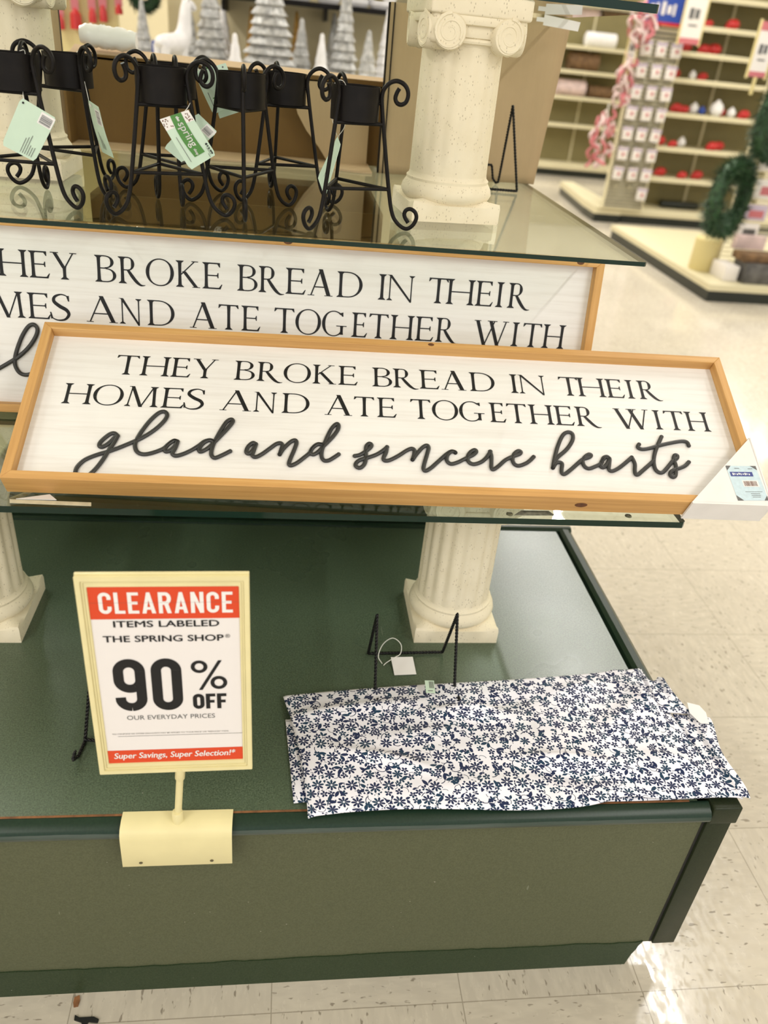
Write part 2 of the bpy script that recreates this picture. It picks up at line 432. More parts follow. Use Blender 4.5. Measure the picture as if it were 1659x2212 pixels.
# ------------------------------------------------------------------ green display table
XL, XR, YF, YB, HT = -0.84, 0.672, 0.703, 1.462, 0.405
tb = thing('display_table', 'low dark green display table with a worn bullnose edge standing on the tile floor', 'table', (0, 0, 0))
box('table_top', (XL, 0.613, 0.7125, 1.437, 0.386, HT), M['top'], tb)
def rim_profile(name, pts, axis, a, b, m):
    bm = bmesh.new(); n = len(pts)
    mk = (lambda p, s: (s, p[0], p[1])) if axis == 'x' else (lambda p, s: (p[0], s, p[1]))
    A_ = [bm.verts.new(mk(p, a)) for p in pts]; B_ = [bm.verts.new(mk(p, b)) for p in pts]
    for i in range(n): bm.faces.new([A_[i], A_[(i + 1) % n], B_[(i + 1) % n], B_[i]])
    bm.faces.new(A_[::-1]); bm.faces.new(B_)
    return finish(name, bm, m, tb, True, 25)
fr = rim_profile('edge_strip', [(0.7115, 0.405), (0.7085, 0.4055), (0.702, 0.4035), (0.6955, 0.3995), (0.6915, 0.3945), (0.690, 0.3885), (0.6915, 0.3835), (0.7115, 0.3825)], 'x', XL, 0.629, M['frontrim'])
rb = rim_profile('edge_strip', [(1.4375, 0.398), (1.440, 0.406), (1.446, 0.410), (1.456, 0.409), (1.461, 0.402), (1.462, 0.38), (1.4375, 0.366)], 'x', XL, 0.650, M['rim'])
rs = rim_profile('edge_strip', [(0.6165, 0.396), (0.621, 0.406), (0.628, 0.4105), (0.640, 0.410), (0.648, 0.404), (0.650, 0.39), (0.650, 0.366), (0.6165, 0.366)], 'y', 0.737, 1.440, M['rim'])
box('bare_edge', (XL, 0.600, 0.7100, 0.7132, 0.400, 0.4057), M['chip'], tb)
bm = bmesh.new(); add_box(bm, 0.613, 0.6165, 0.7125, 1.4375, 0.386, 0.394); add_box(bm, XL, 0.6165, 1.437, 1.4378, 0.386, 0.396)
finish('groove', bm, M['black'], tb)
# front panel with the ragged darker plinth strip below
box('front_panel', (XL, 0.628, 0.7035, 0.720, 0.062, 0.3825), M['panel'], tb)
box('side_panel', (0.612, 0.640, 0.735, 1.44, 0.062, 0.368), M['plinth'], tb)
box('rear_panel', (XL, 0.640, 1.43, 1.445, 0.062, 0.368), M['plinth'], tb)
random.seed(3)
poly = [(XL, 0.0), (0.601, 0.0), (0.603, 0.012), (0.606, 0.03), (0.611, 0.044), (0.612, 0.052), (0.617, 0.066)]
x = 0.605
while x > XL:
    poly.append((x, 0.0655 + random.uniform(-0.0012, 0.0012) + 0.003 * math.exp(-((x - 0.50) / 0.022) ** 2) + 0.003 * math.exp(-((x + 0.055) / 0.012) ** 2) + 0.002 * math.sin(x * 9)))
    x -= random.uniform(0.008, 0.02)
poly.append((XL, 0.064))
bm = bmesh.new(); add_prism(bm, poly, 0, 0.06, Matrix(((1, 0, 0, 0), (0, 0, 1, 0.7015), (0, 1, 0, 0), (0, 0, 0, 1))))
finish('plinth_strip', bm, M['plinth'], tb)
box('corner_post', (0.6325, 0.6715, 0.699, 0.735, 0.0625, 0.378), M['post'], tb, 0.0015)
box('corner_cap', (0.6305, 0.6755, 0.694, 0.738, 0.374, 0.4085), M['post'], tb, 0.003, 3)
box('post_gap', (0.6278, 0.6326, 0.7032, 0.712, 0.0625, 0.372), M['black'], tb)

tag(box('display_riser', (-0.84, 0.40, 1.475, 1.93, 0.0, 0.7298), M['plinth'], None, 0.004), 'dark green riser box behind the table, under the back of the lower glass', 'riser')
# ------------------------------------------------------------------ glass shelves
def shelf(name, label, x0, x1, y0, y1, zt, th, clip=0.0):
    bm = bmesh.new()
    poly = [(x0, y0), (x1 - clip, y0), (x1, y0 + clip), (x1, y1), (x0, y1)] if clip else rect(x0, x1, y0, y1)
    add_prism(bm, poly, zt - th, zt)
    for f in bm.faces:
        f.normal_update(); f.material_index = 0 if abs(f.normal.z) > 0.5 else 1
    o = finish(name, bm, [M['glass'], M['edge']]); return tag(o, label, 'shelf')
ZL, ZU, ZT = 0.740, 1.073, 1.389
shelf('glass_shelf', 'lower glass shelf carrying the two lettered signs', -0.80, 0.597, 0.940, 1.92, ZL, 0.010, 0.004)
shelf('glass_shelf', 'middle glass shelf carrying the black plant stands and upper columns', -0.70, 0.512, 1.105, 1.93, ZU, 0.0062, 0.003)
shelf('glass_shelf', 'topmost glass shelf resting on the upper column capitals at the top edge', -0.70, 0.519, 1.290, 1.93, ZT, 0.0110, 0.003)

# ------------------------------------------------------------------ plaster columns
def make_column(label, cx, cy, z0, z1, b, flute, rz=0.0, group=None):
    t = thing('plaster_column', label, 'column', (cx, cy, z0), rz, group)
    H = z1 - z0; k = b / 0.15
    # base: square plinth with gently hollowed sides, torus and fillet
    bm = bmesh.new(); h = 0.032 * k; hb = b / 2; P = []
    for s in range(4):
        a0 = Vector((hb * (1 if s in (0, 1) else -1), hb * (1 if s in (1, 2) else -1), 0))
        a1 = Vector((hb * (1 if s in (0, 3) else -1), hb * (1 if s in (0, 1) else -1), 0))
    cor = [(hb, -hb), (hb, hb), (-hb, hb), (-hb, -hb)]
    lo, hi = [], []
    for s in range(4):
        p, q = Vector((*cor[s], 0)), Vector((*cor[(s + 1) % 4], 0)); nrm = Vector(((p + q) / 2)).normalized()
        for i in range(8):
            u = i / 8; pt = p.lerp(q, u); sag = math.sin(PI * u)
            lo.append(pt.copy()); tp = pt - nrm * 0.008 * k * sag * 1.0; tp.z = h - 0.006 * k * sag; hi.append(tp)
    L_ = [bm.verts.new(p) for p in lo]; M_ = [bm.verts.new((p.x, p.y, h * 0.8)) for p in lo]; T_ = [bm.verts.new((p.x * 0.985, p.y * 0.985, p.z)) for p in hi]
    n = len(lo)
    for i in range(n):
        j = (i + 1) % n
        bm.faces.new([L_[i], L_[j], M_[j], M_[i]]); bm.faces.new([M_[i], M_[j], T_[j], T_[i]])
    c = bm.verts.new((0, 0, h + 0.004 * k))
    for i in range(n): bm.faces.new([T_[i], T_[(i + 1) % n], c])
    bm.faces.new(L_[::-1])
    R = 0.0655 * k
    prof = [(0.066 * k, h * 0.7), (0.0745 * k, h), (0.0775 * k, h + 0.007 * k), (0.0755 * k, h + 0.015 * k), (0.0715 * k, h + 0.021 * k), (R + 0.004 * k, h + 0.024 * k), (R + 0.0045 * k, h + 0.028 * k), (R + 0.001, h + 0.031 * k), (R, h + 0.036 * k)]
    add_lathe(bm, prof, 48)
    finish('base', bm, M['plaster'], t, True, 40)
    zs0 = h + 0.033 * k; zs1 = H - 0.055 * k
    bm = bmesh.new(); nf = 18
    def rf(r, z, a):
        e = min(1, max(0, (z - zs0 - 0.006) / 0.012)) * min(1, max(0, (zs1 - z) / 0.01))
        return r * (1 - flute * e * (1 - abs(math.sin(a * nf / 2)) ** 1.5))
    N = 14
    add_lathe(bm, [(R * (1.0 - 0.025 * (i / N) ** 1.5), zs0 + (zs1 + 0.02 * k - zs0) * i / N) for i in range(N + 1)], nf * 8, rf=rf)
    finish('shaft', bm, M['plaster'], t, True, 60)
    # capital: abacus, four pairs of volutes, cushion and bead
    bm = bmesh.new()
    a2 = 0.079 * k
    za = H - 0.029 * k
    add_box(bm, -a2, a2, -a2, a2, za, H, 0.004 * k, 3)
    add_box(bm, -a2 * 0.93, a2 * 0.93, -a2 * 0.93, a2 * 0.93, za - 0.006 * k, za + 0.004 * k, 0.004 * k, 3)
    zc = za - 0.0215 * k
    for s in range(4):
        Rm = Matrix.Rotation(s * PI / 2, 4, 'Z')
        fy = -0.0735 * k
        for sx in (-1, 1):
            xc = sx * 0.0455 * k
            Mx = Rm @ Matrix.Translation((xc, fy, zc)) @ Matrix.Rotation(sx * 0.16, 4, 'Z') @ Matrix.Rotation(PI / 2, 4, 'X')
            add_lathe(bm, [(0.019 * k, -0.03 * k), (0.0248 * k, -0.026 * k), (0.0248 * k, 0.002 * k), (0.023 * k, 0.0055 * k)], 28, M=Mx)
            sp = []
            for i in range(40):
                a = i / 39 * 4.2 * PI; rr = (0.0238 - 0.0185 * i / 39) * k
                sp.append(Mx @ Vector((sx * -rr * math.sin(a) * -1, rr * math.cos(a), 0.0040 * k)))
            add_tube(bm, sp, [0.0034 * k * (1 - 0.35 * i / 39) for i in range(40)], 6)
            # tapering lobe under the volute
            add_lathe(bm, [(0.002, -0.030 * k), (0.008 * k, -0.027 * k), (0.014 * k, -0.020 * k), (0.017 * k, -0.006 * k), (0.012 * k, 0.0)], 14, M=Rm @ Matrix.Translation((sx * 0.040 * k, fy + 0.013 * k, zc + 0.004 * k)))
        Mb = Rm @ Matrix.Translation((0, fy, 0))
        t2 = bmesh.new(); add_box(t2, -0.046 * k, 0.046 * k, -0.004 * k, 0.03 * k, zc + 0.010 * k, zc + 0.024 * k, 0.004 * k); merge(bm, t2, Mb)
        t2 = bmesh.new(); add_box(t2, -0.028 * k, 0.028 * k, 0.003 * k, 0.03 * k, zc - 0.006 * k, zc + 0.013 * k, 0.003 * k); merge(bm, t2, Mb)
        add_tube(bm, [Mb @ Vector((-0.028 * k, 0.006 * k, zc - 0.010 * k)), Mb @ Vector((0.028 * k, 0.006 * k, zc - 0.010 * k))], 0.004 * k, 8)
        # corner web joining neighbouring volutes
        Mc = Rm @ Matrix.Rotation(PI / 4, 4, 'Z')
        t2 = bmesh.new(); add_box(t2, 0.066 * k, 0.101 * k, -0.012 * k, 0.012 * k, zc - 0.016 * k, zc + 0.022 * k, 0.008 * k, 3); merge(bm, t2, Mc)
    add_lathe(bm, [(0.064 * k, zc - 0.018 * k), (0.069 * k, zc - 0.004 * k), (0.070 * k, zc + 0.03 * k)], 32)
    finish('capital', bm, M['plaster'], t, True, 40)
    return t
GR = None
make_column('cream fluted column on the green table under the right end of the lower glass', 0.315, 1.134, HT, ZL - 0.010, 0.15, 0.055)
make_column('cream fluted column cut off by the left edge, standing on the green table', -0.494, 1.131, HT, ZL - 0.010, 0.15, 0.055)
make_column('cream column seen only through the middle glass, below the right upper column', 0.262, 1.415, ZL, ZU - 0.0062, 0.148, 0.055)
make_column('cream column seen only through the middle glass at the left behind the tags', -0.43, 1.43, ZL, ZU - 0.0062, 0.148, 0.055)
make_column('cream ionic column with scroll capital standing on the middle glass beside the kraft sheet', 0.256, 1.359, ZU, ZT - 0.011, 0.143, 0.018, 0.11)
make_column('cream ionic column cut off by the left edge behind the plant stands', -0.428, 1.466, ZU, ZT - 0.011, 0.143, 0.018)

# ------------------------------------------------------------------ roman capitals drawn from strokes (cap height = 1)
def stem(x, y0=0.0, y1=1.0, T=0.125, lo=True, hi=True, sl=0.0):
    ps = []; n = 8; L_, R_ = [], []
    for i in range(n + 1):
        s = i / n; wv = T * (0.92 + 0.30 * abs(2 * s - 1) ** 3); y = y0 + (y1 - y0) * s; xx = x + sl * s
        L_.append((xx - wv / 2, y)); R_.append((xx + wv / 2, y))
    ps.append(L_ + R_[::-1])
    def serif(xx, y, d):
        return [(xx - T * 0.5 - 0.095, y), (xx + T * 0.5 + 0.095, y), (xx + T * 0.5 + 0.085, y + d * 0.022), (xx + T * 0.55, y + d * 0.085), (xx - T * 0.55, y + d * 0.085), (xx - T * 0.5 - 0.085, y + d * 0.022)]
    if lo: ps.append(serif(x, y0, 1))
    if hi: ps.append(serif(x + sl, y1, -1))
    return ps
def bar(x0, x1, y, t=0.045): return [rect(x0, x1, y - t / 2, y + t / 2)]
def diag(x0, y0, x1, y1, wd): return [[(x0 - wd / 2, y0), (x0 + wd / 2, y0), (x1 + wd / 2, y1), (x1 - wd / 2, y1)]]
def arcs(cx, cy_, rx, ry, a0, a1, T=0.13, t=0.042, n=28, skew=0.0):
    ps = []; prev = None
    for i in range(n + 1):
        a = math.radians(a0 + (a1 - a0) * i / n)
        th = t + (T - t) * abs(math.cos(a + skew)) ** 1.5
        o = (cx + rx * math.cos(a), cy_ + ry * math.sin(a)); k = (cx + (rx - th) * math.cos(a), cy_ + (ry - t - (th - t) * 0.1) * math.sin(a))
        if prev: ps.append([prev[0], o, k, prev[1]])
        prev = (o, k)
    return ps
def brush(pts, ws, sub=6):
    P = spline([(x, y, 0) for x, y in pts], sub); n = len(P); ps = []; prev = None
    for i in range(n):
        t = (P[min(i + 1, n - 1)] - P[max(i - 1, 0)]); t.normalize(); nn = Vector((-t.y, t.x, 0))
        f = i / (n - 1) * (len(ws) - 1); j = min(int(f), len(ws) - 2); wd = ws[j] + (ws[j + 1] - ws[j]) * (f - j)
        a, b = P[i] + nn * wd / 2, P[i] - nn * wd / 2; cur = ((a.x, a.y), (b.x, b.y))
        if prev: ps.append([prev[0], cur[0], cur[1], prev[1]])
        prev = cur
    return ps
def hook(x, y, dx, dy): return [[(x, y), (x + dx, y), (x + dx * 0.15, y + dy)]]
def glyph(ch, w):
    T = 0.125; e = T / 2 + 0.095
    if ch == 'T': return stem(w / 2 + 0.01, 0, 0.97, hi=False) + bar(0.03, w - 0.03, 0.972, 0.05) + [[(0.0, 0.85), (0.03, 0.85), (0.12, 0.955), (0.05, 1.0), (0.02, 1.0)], [(w, 0.85), (w - 0.03, 0.85), (w - 0.12, 0.955), (w - 0.05, 1.0), (w - 0.02, 1.0)]]
    if ch == 'H': return stem(e) + stem(w - e) + bar(e, w - e, 0.50)
    if ch == 'I': return stem(w / 2)
    if ch == 'E': return stem(e) + bar(e, w - 0.10, 0.975, 0.05) + [[(w - 0.09, 1.0), (w - 0.09, 0.83), (w - 0.115, 0.83), (w - 0.20, 0.955), (w - 0.2, 1.0)]] + bar(e, w - 0.17, 0.515) + [[(w - 0.15, 0.42), (w - 0.15, 0.62), (w - 0.18, 0.62), (w - 0.22, 0.52), (w - 0.18, 0.42)]] + bar(e, w - 0.10, 0.028, 0.055) + [[(w - 0.28, 0.0), (w - 0.07, 0.0), (w, 0.19), (w - 0.03, 0.19), (w - 0.13, 0.06)]]
    if ch == 'Y': return stem(w / 2 + 0.01, 0, 0.48, hi=False) + diag(w / 2, 0.42, 0.15, 1.0, T * 1.15) + diag(w / 2 + 0.02, 0.42, w - 0.13, 1.0, 0.055) + bar(0.0, 0.30, 0.985, 0.03) + bar(w - 0.26, w, 0.985, 0.03)
    if ch == 'B': 
        x = e; return stem(e, lo=True) + arcs(w * 0.48, 0.76, w * 0.42, 0.24, -90, 90, T, 0.042) + arcs(w * 0.52, 0.265, w * 0.48, 0.265, -90, 90, T, 0.042) + bar(x, w * 0.5, 0.98, 0.042) + bar(x, w * 0.54, 0.525, 0.042) + bar(x, w * 0.54, 0.021, 0.042)
    if ch == 'R':
        return stem(e) + arcs(w * 0.36, 0.745, w * 0.25, 0.255, -90, 90, T, 0.042) + bar(e, w * 0.37, 0.98, 0.042) + bar(e, w * 0.37, 0.51, 0.042) + brush([(w * 0.36, 0.52), (w * 0.52, 0.28), (w * 0.68, 0.08), (w * 0.82, -0.03), (w * 0.93, -0.045), (w, -0.03)], [0.10, 0.13, 0.12, 0.08, 0.04, 0.02])
    if ch == 'O': return arcs(w / 2, 0.5, w / 2, 0.52, 0, 360, 0.135, 0.042, 56, 0.12)
    if ch == 'K': return stem(e) + diag(e + 0.04, 0.47, w - 0.20, 1.0, 0.06) + bar(w - 0.33, w - 0.07, 0.985, 0.03) + diag(w - 0.14, 0.0, e + 0.16, 0.60, 0.155) + bar(w - 0.30, w, 0.013, 0.026)
    if ch == 'A': return diag(0.13, 0, w * 0.49, 1.0, 0.055) + diag(w - 0.16, 0, w * 0.49, 1.03, 0.165) + bar(w * 0.24, w * 0.72, 0.34) + bar(0, 0.27, 0.013, 0.026) + bar(w - 0.33, w, 0.013, 0.026)
    if ch == 'D': return stem(e) + arcs(w * 0.42, 0.5, w * 0.58, 0.5, -90, 90, 0.135, 0.042) + bar(e, w * 0.43, 0.98, 0.042) + bar(e, w * 0.43, 0.021, 0.042)
    if ch == 'N': return stem(0.15, 0, 0.98, 0.05, hi=False) + stem(w - 0.13, -0.02, 1.0, 0.05, lo=False) + [[(0.0, 1.0), (0.20, 1.0), (w - 0.105, 0.0), (w - 0.105, -0.05), (w - 0.16, -0.05), (0.10, 0.97)]]
    if ch == 'M': return stem(0.13, 0, 1.0, 0.05, hi=False, sl=0.10) + stem(w - e, 0, 1.0, 0.12, hi=True, sl=-0.07) + diag(w * 0.49, -0.02, 0.23, 1.0, 0.135) + diag(w * 0.49, -0.02, w - e - 0.09, 1.0, 0.055) + bar(0.10, 0.25, 0.985, 0.03)
    if ch == 'S': return brush([(w * 0.93, 0.80), (w * 0.86, 0.93), (w * 0.58, 0.995), (w * 0.28, 0.90), (w * 0.22, 0.72), (w * 0.48, 0.54), (w * 0.80, 0.40), (w * 0.90, 0.22), (w * 0.70, 0.03), (w * 0.36, -0.01), (w * 0.10, 0.08), (w * 0.03, 0.24)], [0.03, 0.04, 0.05, 0.10, 0.13, 0.145, 0.14, 0.12, 0.08, 0.05, 0.04, 0.03]) + [[(w * 0.90, 0.74), (w * 0.96, 0.74), (w * 0.95, 0.96), (w * 0.82, 0.94)], [(0, 0.30), (w * 0.06, 0.30), (w * 0.14, 0.06), (w * 0.04, 0.03)]]
    if ch == 'G': return arcs(w * 0.47, 0.5, w * 0.47, 0.52, 48, 322, 0.135, 0.042, 44) + [[(w * 0.80, 0.80), (w * 0.85, 0.80), (w * 0.84, 0.97), (w * 0.70, 0.93)]] + stem(w * 0.80, 0.06, 0.42, 0.12, lo=False, hi=False) + bar(w * 0.58, w, 0.41, 0.035)
    if ch == 'W': 
        a, b, c, d, f = 0.13, w * 0.33, w * 0.55, w * 0.72, w - 0.12
        return diag(b, -0.04, a, 1.0, 0.15) + diag(b, -0.04, c + 0.05, 1.0, 0.055) + diag(d, -0.04, c - 0.12, 1.0, 0.15) + diag(d, -0.04, f, 1.0, 0.055) + bar(0, 0.28, 0.985, 0.03) + bar(c - 0.26, c + 0.16, 0.985, 0.03) + bar(w - 0.26, w, 0.985, 0.03)
    return []
def line_polys(items, v0, cap):
    out = []
    for ch, x0, x1 in items:
        for p in glyph(ch, (x1 - x0) / cap): out.append([(x0 + a * cap, v0 + b * cap) for a, b in p])
    return out
# plain bold letters made of even-width bands
def band(pts, wd, closed=False):
    P = [Vector((x, y, 0)) for x, y in pts]; n = len(P); Ls, Rs = [], []
    for i in range(n):
        if closed: a, b = P[i - 1], P[(i + 1) % n]
        else: a, b = P[max(i - 1, 0)], P[min(i + 1, n - 1)]
        d1 = (P[i] - a).normalized() if (P[i] - a).length > 1e-9 else None; d2 = (b - P[i]).normalized() if (b - P[i]).length > 1e-9 else None
        if d1 is None: d1 = d2
        if d2 is None: d2 = d1
        n1 = Vector((-d1.y, d1.x, 0)); n2 = Vector((-d2.y, d2.x, 0)); m = (n1 + n2).normalized(); k = 1 / max(0.4, m.dot(n1))
        Ls.append(P[i] + m * wd / 2 * k); Rs.append(P[i] - m * wd / 2 * k)
    ps = []
    for i in range(n if closed else n - 1):
        j = (i + 1) % n; ps.append([(Ls[i].x, Ls[i].y), (Ls[j].x, Ls[j].y), (Rs[j].x, Rs[j].y), (Rs[i].x, Rs[i].y)])
    return ps
def rr(x0, x1, y0, y1, r, a0=0, a1=360, n=8):
    """rounded rectangle outline, counter-clockwise from the right side"""
    out = []
    for (cx, cy_, s) in ((x1 - r, y1 - r, 0), (x0 + r, y1 - r, 90), (x0 + r, y0 + r, 180), (x1 - r, y0 + r, 270)):
        for i in range(n + 1):
            a = math.radians(s + 90 * i / n); out.append((cx + r * math.cos(a), cy_ + r * math.sin(a)))
    return out
def bold(ch, w, T):
    h = T / 2
    if ch == 'L': return [rect(0, T, 0, 1), rect(0, w, 0, T * 0.92)]
    if ch == 'E': return [rect(0, T, 0, 1), rect(0, w, 0, T * 0.9), rect(0, w, 1 - T * 0.9, 1), rect(0, w * 0.9, 0.5 - T * 0.43, 0.5 + T * 0.43)]
    if ch == 'F': return [rect(0, T, 0, 1), rect(0, w, 1 - T * 0.9, 1), rect(0, w * 0.9, 0.5 - T * 0.5, 0.5 + T * 0.36)]
    if ch == 'N': return [rect(0, T, 0, 1), rect(w - T, w, 0, 1), [(0, 1), (T, 1), (w, 0), (w - T, 0)]]
    if ch == 'A': return [[(0, 0), (T, 0), (w / 2 + T * 0.42, 1), (w / 2 - T * 0.42, 1)], [(w - T, 0), (w, 0), (w / 2 + T * 0.42, 1), (w / 2 - T * 0.42, 1)], rect(w * 0.22, w * 0.78, 0.18, 0.18 + T * 0.8)]
    if ch == 'R': return [rect(0, T, 0, 1)] + band([(T * 0.5, 1 - h), (w * 0.55, 1 - h)] + [(w * 0.55 + (w * 0.45 - h) * math.sin(a), 0.72 - h * 0.2 + (0.28 - h * 0.8) * math.cos(a)) for a in [i * PI / 10 for i in range(11)]] + [(T * 0.5, 0.44 + h * 0.6)], T) + [[(w * 0.45, 0.42), (w * 0.45 + T, 0.46), (w, 0), (w - T * 1.05, 0)]]
    if ch == 'O' or ch == '0': return band(rr(h, w - h, h, 1 - h, w / 2 - h), T, True)
    if ch == 'C':
        o = rr(h, w - h, h, 1 - h, w / 2 - h); return band([(w - h, 0.66)] + o[:18] + o[18:36] + [(w - h, 0.34)], T)
    if ch == '9':
        o = rr(h, w - h, 0.36 + h, 1 - h, w / 2 - h)
        q = rr(h, w - h, h, 1 - h, w / 2 - h)
        return band(o, T, True) + band([(w - h, 0.66)] + [q[27 + i] for i in range(8, -1, -1)] + [q[18 + i] for i in range(8, 0, -1)] + [(h, 0.27)], T)
    return []
def bold_word(word, x0, x1, y0, y1, T, ws, gap):
    cap = y1 - y0; tot = sum(ws[c] for c in word) + gap * (len(word) - 1); k = (x1 - x0) / tot; x = x0; out = []
    for c in word:
        wd = ws[c] * k
        for p in bold(c, wd / cap, T): out.append([(x + a * cap, y0 + b * cap) for a, b in p])
        x += wd + gap * k
    return out

# strokes of the script lettering and spans of the capitals, metres on the board
SCRIPT = [[[0.1368,0.0871],[0.132,0.0914],[0.1261,0.0899],[0.119,0.0816],[0.1146,0.0732],[0.1153,0.0677],[0.1199,0.0672],[0.1271,0.0742],[0.1332,0.084],[0.1367,0.0881],[0.1343,0.0771],[0.129,0.0622],[0.123,0.0437],[0.1159,0.0283],[0.1083,0.0168],[0.1069,0.0135]],[[0.0939,0.0135],[0.0908,0.0216],[0.0918,0.0319],[0.0998,0.0439],[0.1147,0.0532],[0.1273,0.0587],[0.1413,0.0663],[0.158,0.0768],[0.1706,0.0855],[0.1857,0.1001],[0.1969,0.1165],[0.2003,0.1281],[0.1957,0.1344],[0.1878,0.1315],[0.1779,0.1175],[0.1689,0.0978],[0.1638,0.0816],[0.1633,0.0698],[0.1684,0.0599],[0.1777,0.0569],[0.1894,0.0604],[0.2022,0.0678],[0.2082,0.0756],[0.2151,0.0827],[0.2203,0.0816]],[[0.2203,0.0816],[0.2151,0.0827],[0.2082,0.0756],[0.2047,0.067],[0.2067,0.063],[0.2125,0.0658],[0.2184,0.0745],[0.2207,0.0816],[0.2187,0.0696],[0.2159,0.0603],[0.2205,0.0565],[0.2294,0.0594],[0.2409,0.0668],[0.2508,0.0758],[0.2578,0.0835],[0.2654,0.0863],[0.2711,0.0842]],[[0.2711,0.0842],[0.2631,0.0857],[0.2552,0.0784],[0.2519,0.0693],[0.2542,0.0652],[0.2615,0.0698],[0.2692,0.0791],[0.2802,0.0957],[0.29,0.1114],[0.2947,0.1219],[0.292,0.1255],[0.286,0.1208],[0.2793,0.1057],[0.2731,0.0873],[0.2698,0.0732],[0.2696,0.0614],[0.2745,0.0554],[0.2834,0.0598],[0.2952,0.0682]],[[0.3304,0.0826],[0.3258,0.0844],[0.32,0.0777],[0.3178,0.0687],[0.3209,0.0651],[0.326,0.0701],[0.3306,0.0832],[0.3283,0.0712],[0.3267,0.0627],[0.3314,0.0596],[0.3397,0.0649],[0.3501,0.0752],[0.3591,0.0841],[0.3654,0.086],[0.3681,0.0821],[0.367,0.0751],[0.3651,0.0661]],[[0.3651,0.0661],[0.3706,0.0773],[0.3796,0.0891],[0.3859,0.0923],[0.388,0.0872],[0.3853,0.075],[0.3808,0.06],[0.3788,0.0502],[0.3822,0.0474],[0.3906,0.0527],[0.3997,0.0619],[0.4074,0.0706],[0.4111,0.0793],[0.4181,0.0863],[0.4254,0.0866]],[[0.4254,0.0866],[0.4181,0.0867],[0.4111,0.0793],[0.4086,0.0712],[0.413,0.0681],[0.42,0.0738],[0.4278,0.0848],[0.4388,0.0995],[0.4468,0.1137],[0.4483,0.1231],[0.445,0.1254],[0.4386,0.1174],[0.4323,0.1016],[0.4285,0.0892],[0.4251,0.077],[0.4247,0.0651],[0.4283,0.0584],[0.4347,0.0587],[0.4418,0.0639],[0.4489,0.0702]],[[0.4721,0.0684],[0.4794,0.0707],[0.4875,0.0771],[0.4948,0.0845],[0.4965,0.0897],[0.4928,0.0917],[0.4888,0.0862],[0.4881,0.0761],[0.4884,0.0662],[0.4857,0.0542],[0.4793,0.0477],[0.4736,0.0507],[0.4745,0.0567],[0.4809,0.0623],[0.4922,0.0668],[0.5036,0.0725],[0.5134,0.0804],[0.5193,0.0868]],[[0.519,0.0868],[0.5175,0.077],[0.5137,0.0672],[0.5151,0.0625],[0.5223,0.0633],[0.5355,0.0719],[0.5472,0.0815],[0.5548,0.0857],[0.5591,0.0831],[0.5584,0.075],[0.5558,0.0659]],[[0.5558,0.0659],[0.5635,0.0783],[0.5722,0.0894],[0.5781,0.0926],[0.5804,0.0882],[0.5773,0.0759],[0.5727,0.0597],[0.571,0.0502],[0.5742,0.047],[0.5818,0.0523],[0.5921,0.0631],[0.6044,0.0763],[0.6131,0.0834],[0.6183,0.083],[0.6196,0.0816]],[[0.6196,0.0816],[0.6183,0.083],[0.6131,0.0829],[0.6073,0.0758],[0.6062,0.0663],[0.6116,0.061],[0.6216,0.0641],[0.6337,0.0716],[0.6459,0.0789],[0.651,0.0852],[0.6483,0.0879],[0.6421,0.0836],[0.6373,0.0748],[0.6382,0.0658],[0.6453,0.062],[0.6564,0.0663],[0.6654,0.0752],[0.6723,0.0863]],[[0.6715,0.0862],[0.6729,0.0786],[0.6718,0.0664],[0.6709,0.0574],[0.6737,0.054],[0.6823,0.0609],[0.6934,0.0719],[0.7058,0.0792],[0.7156,0.0837],[0.7179,0.0879],[0.7137,0.0892],[0.7071,0.0827],[0.704,0.073],[0.706,0.0651],[0.7123,0.0624],[0.7228,0.0669],[0.7302,0.0729],[0.7364,0.0797]],[[0.763,0.0611],[0.7675,0.0771],[0.7755,0.1001],[0.7861,0.1216],[0.7955,0.1289],[0.802,0.1257],[0.8005,0.1139],[0.789,0.0962],[0.7721,0.0798],[0.7664,0.0709]],[[0.763,0.0611],[0.7681,0.069],[0.7735,0.0717],[0.7779,0.0691],[0.7758,0.0593],[0.7752,0.0529],[0.7789,0.0505],[0.7884,0.0579],[0.8001,0.0689],[0.81,0.0781],[0.821,0.0827],[0.8248,0.087],[0.8211,0.0883],[0.8141,0.0824],[0.8101,0.0751],[0.8115,0.066],[0.8177,0.0623],[0.8277,0.0664],[0.8372,0.0723],[0.8432,0.0828],[0.8489,0.0855],[0.852,0.0822]],[[0.852,0.0822],[0.8474,0.085],[0.8401,0.0775],[0.8364,0.0682],[0.8402,0.0653],[0.8482,0.0738],[0.8524,0.0816],[0.8497,0.0708],[0.8479,0.0627],[0.8519,0.0592],[0.8621,0.0643],[0.8742,0.074],[0.8873,0.086]],[[0.8873,0.086],[0.889,0.0799],[0.8897,0.0727],[0.8874,0.0625],[0.8873,0.056],[0.8906,0.0546],[0.8992,0.062],[0.9119,0.0734],[0.9204,0.0814]],[[0.9425,0.1277],[0.9318,0.109],[0.9241,0.0929],[0.9199,0.0783],[0.9198,0.066],[0.9245,0.0601],[0.9302,0.0608],[0.9385,0.0689],[0.95,0.0818],[0.9575,0.0873],[0.9597,0.0922],[0.9561,0.0935],[0.9523,0.086],[0.9532,0.0757],[0.9515,0.0654],[0.9484,0.0556],[0.9438,0.0526],[0.9406,0.0564],[0.9432,0.062],[0.9497,0.0664],[0.9595,0.0699],[0.9684,0.0748],[0.9752,0.0815]],[[0.9036,0.1112],[0.9006,0.106],[0.9053,0.1024],[0.9164,0.1038],[0.9334,0.1098],[0.9523,0.1158],[0.9729,0.1207],[0.981,0.119],[0.9825,0.1127]]]
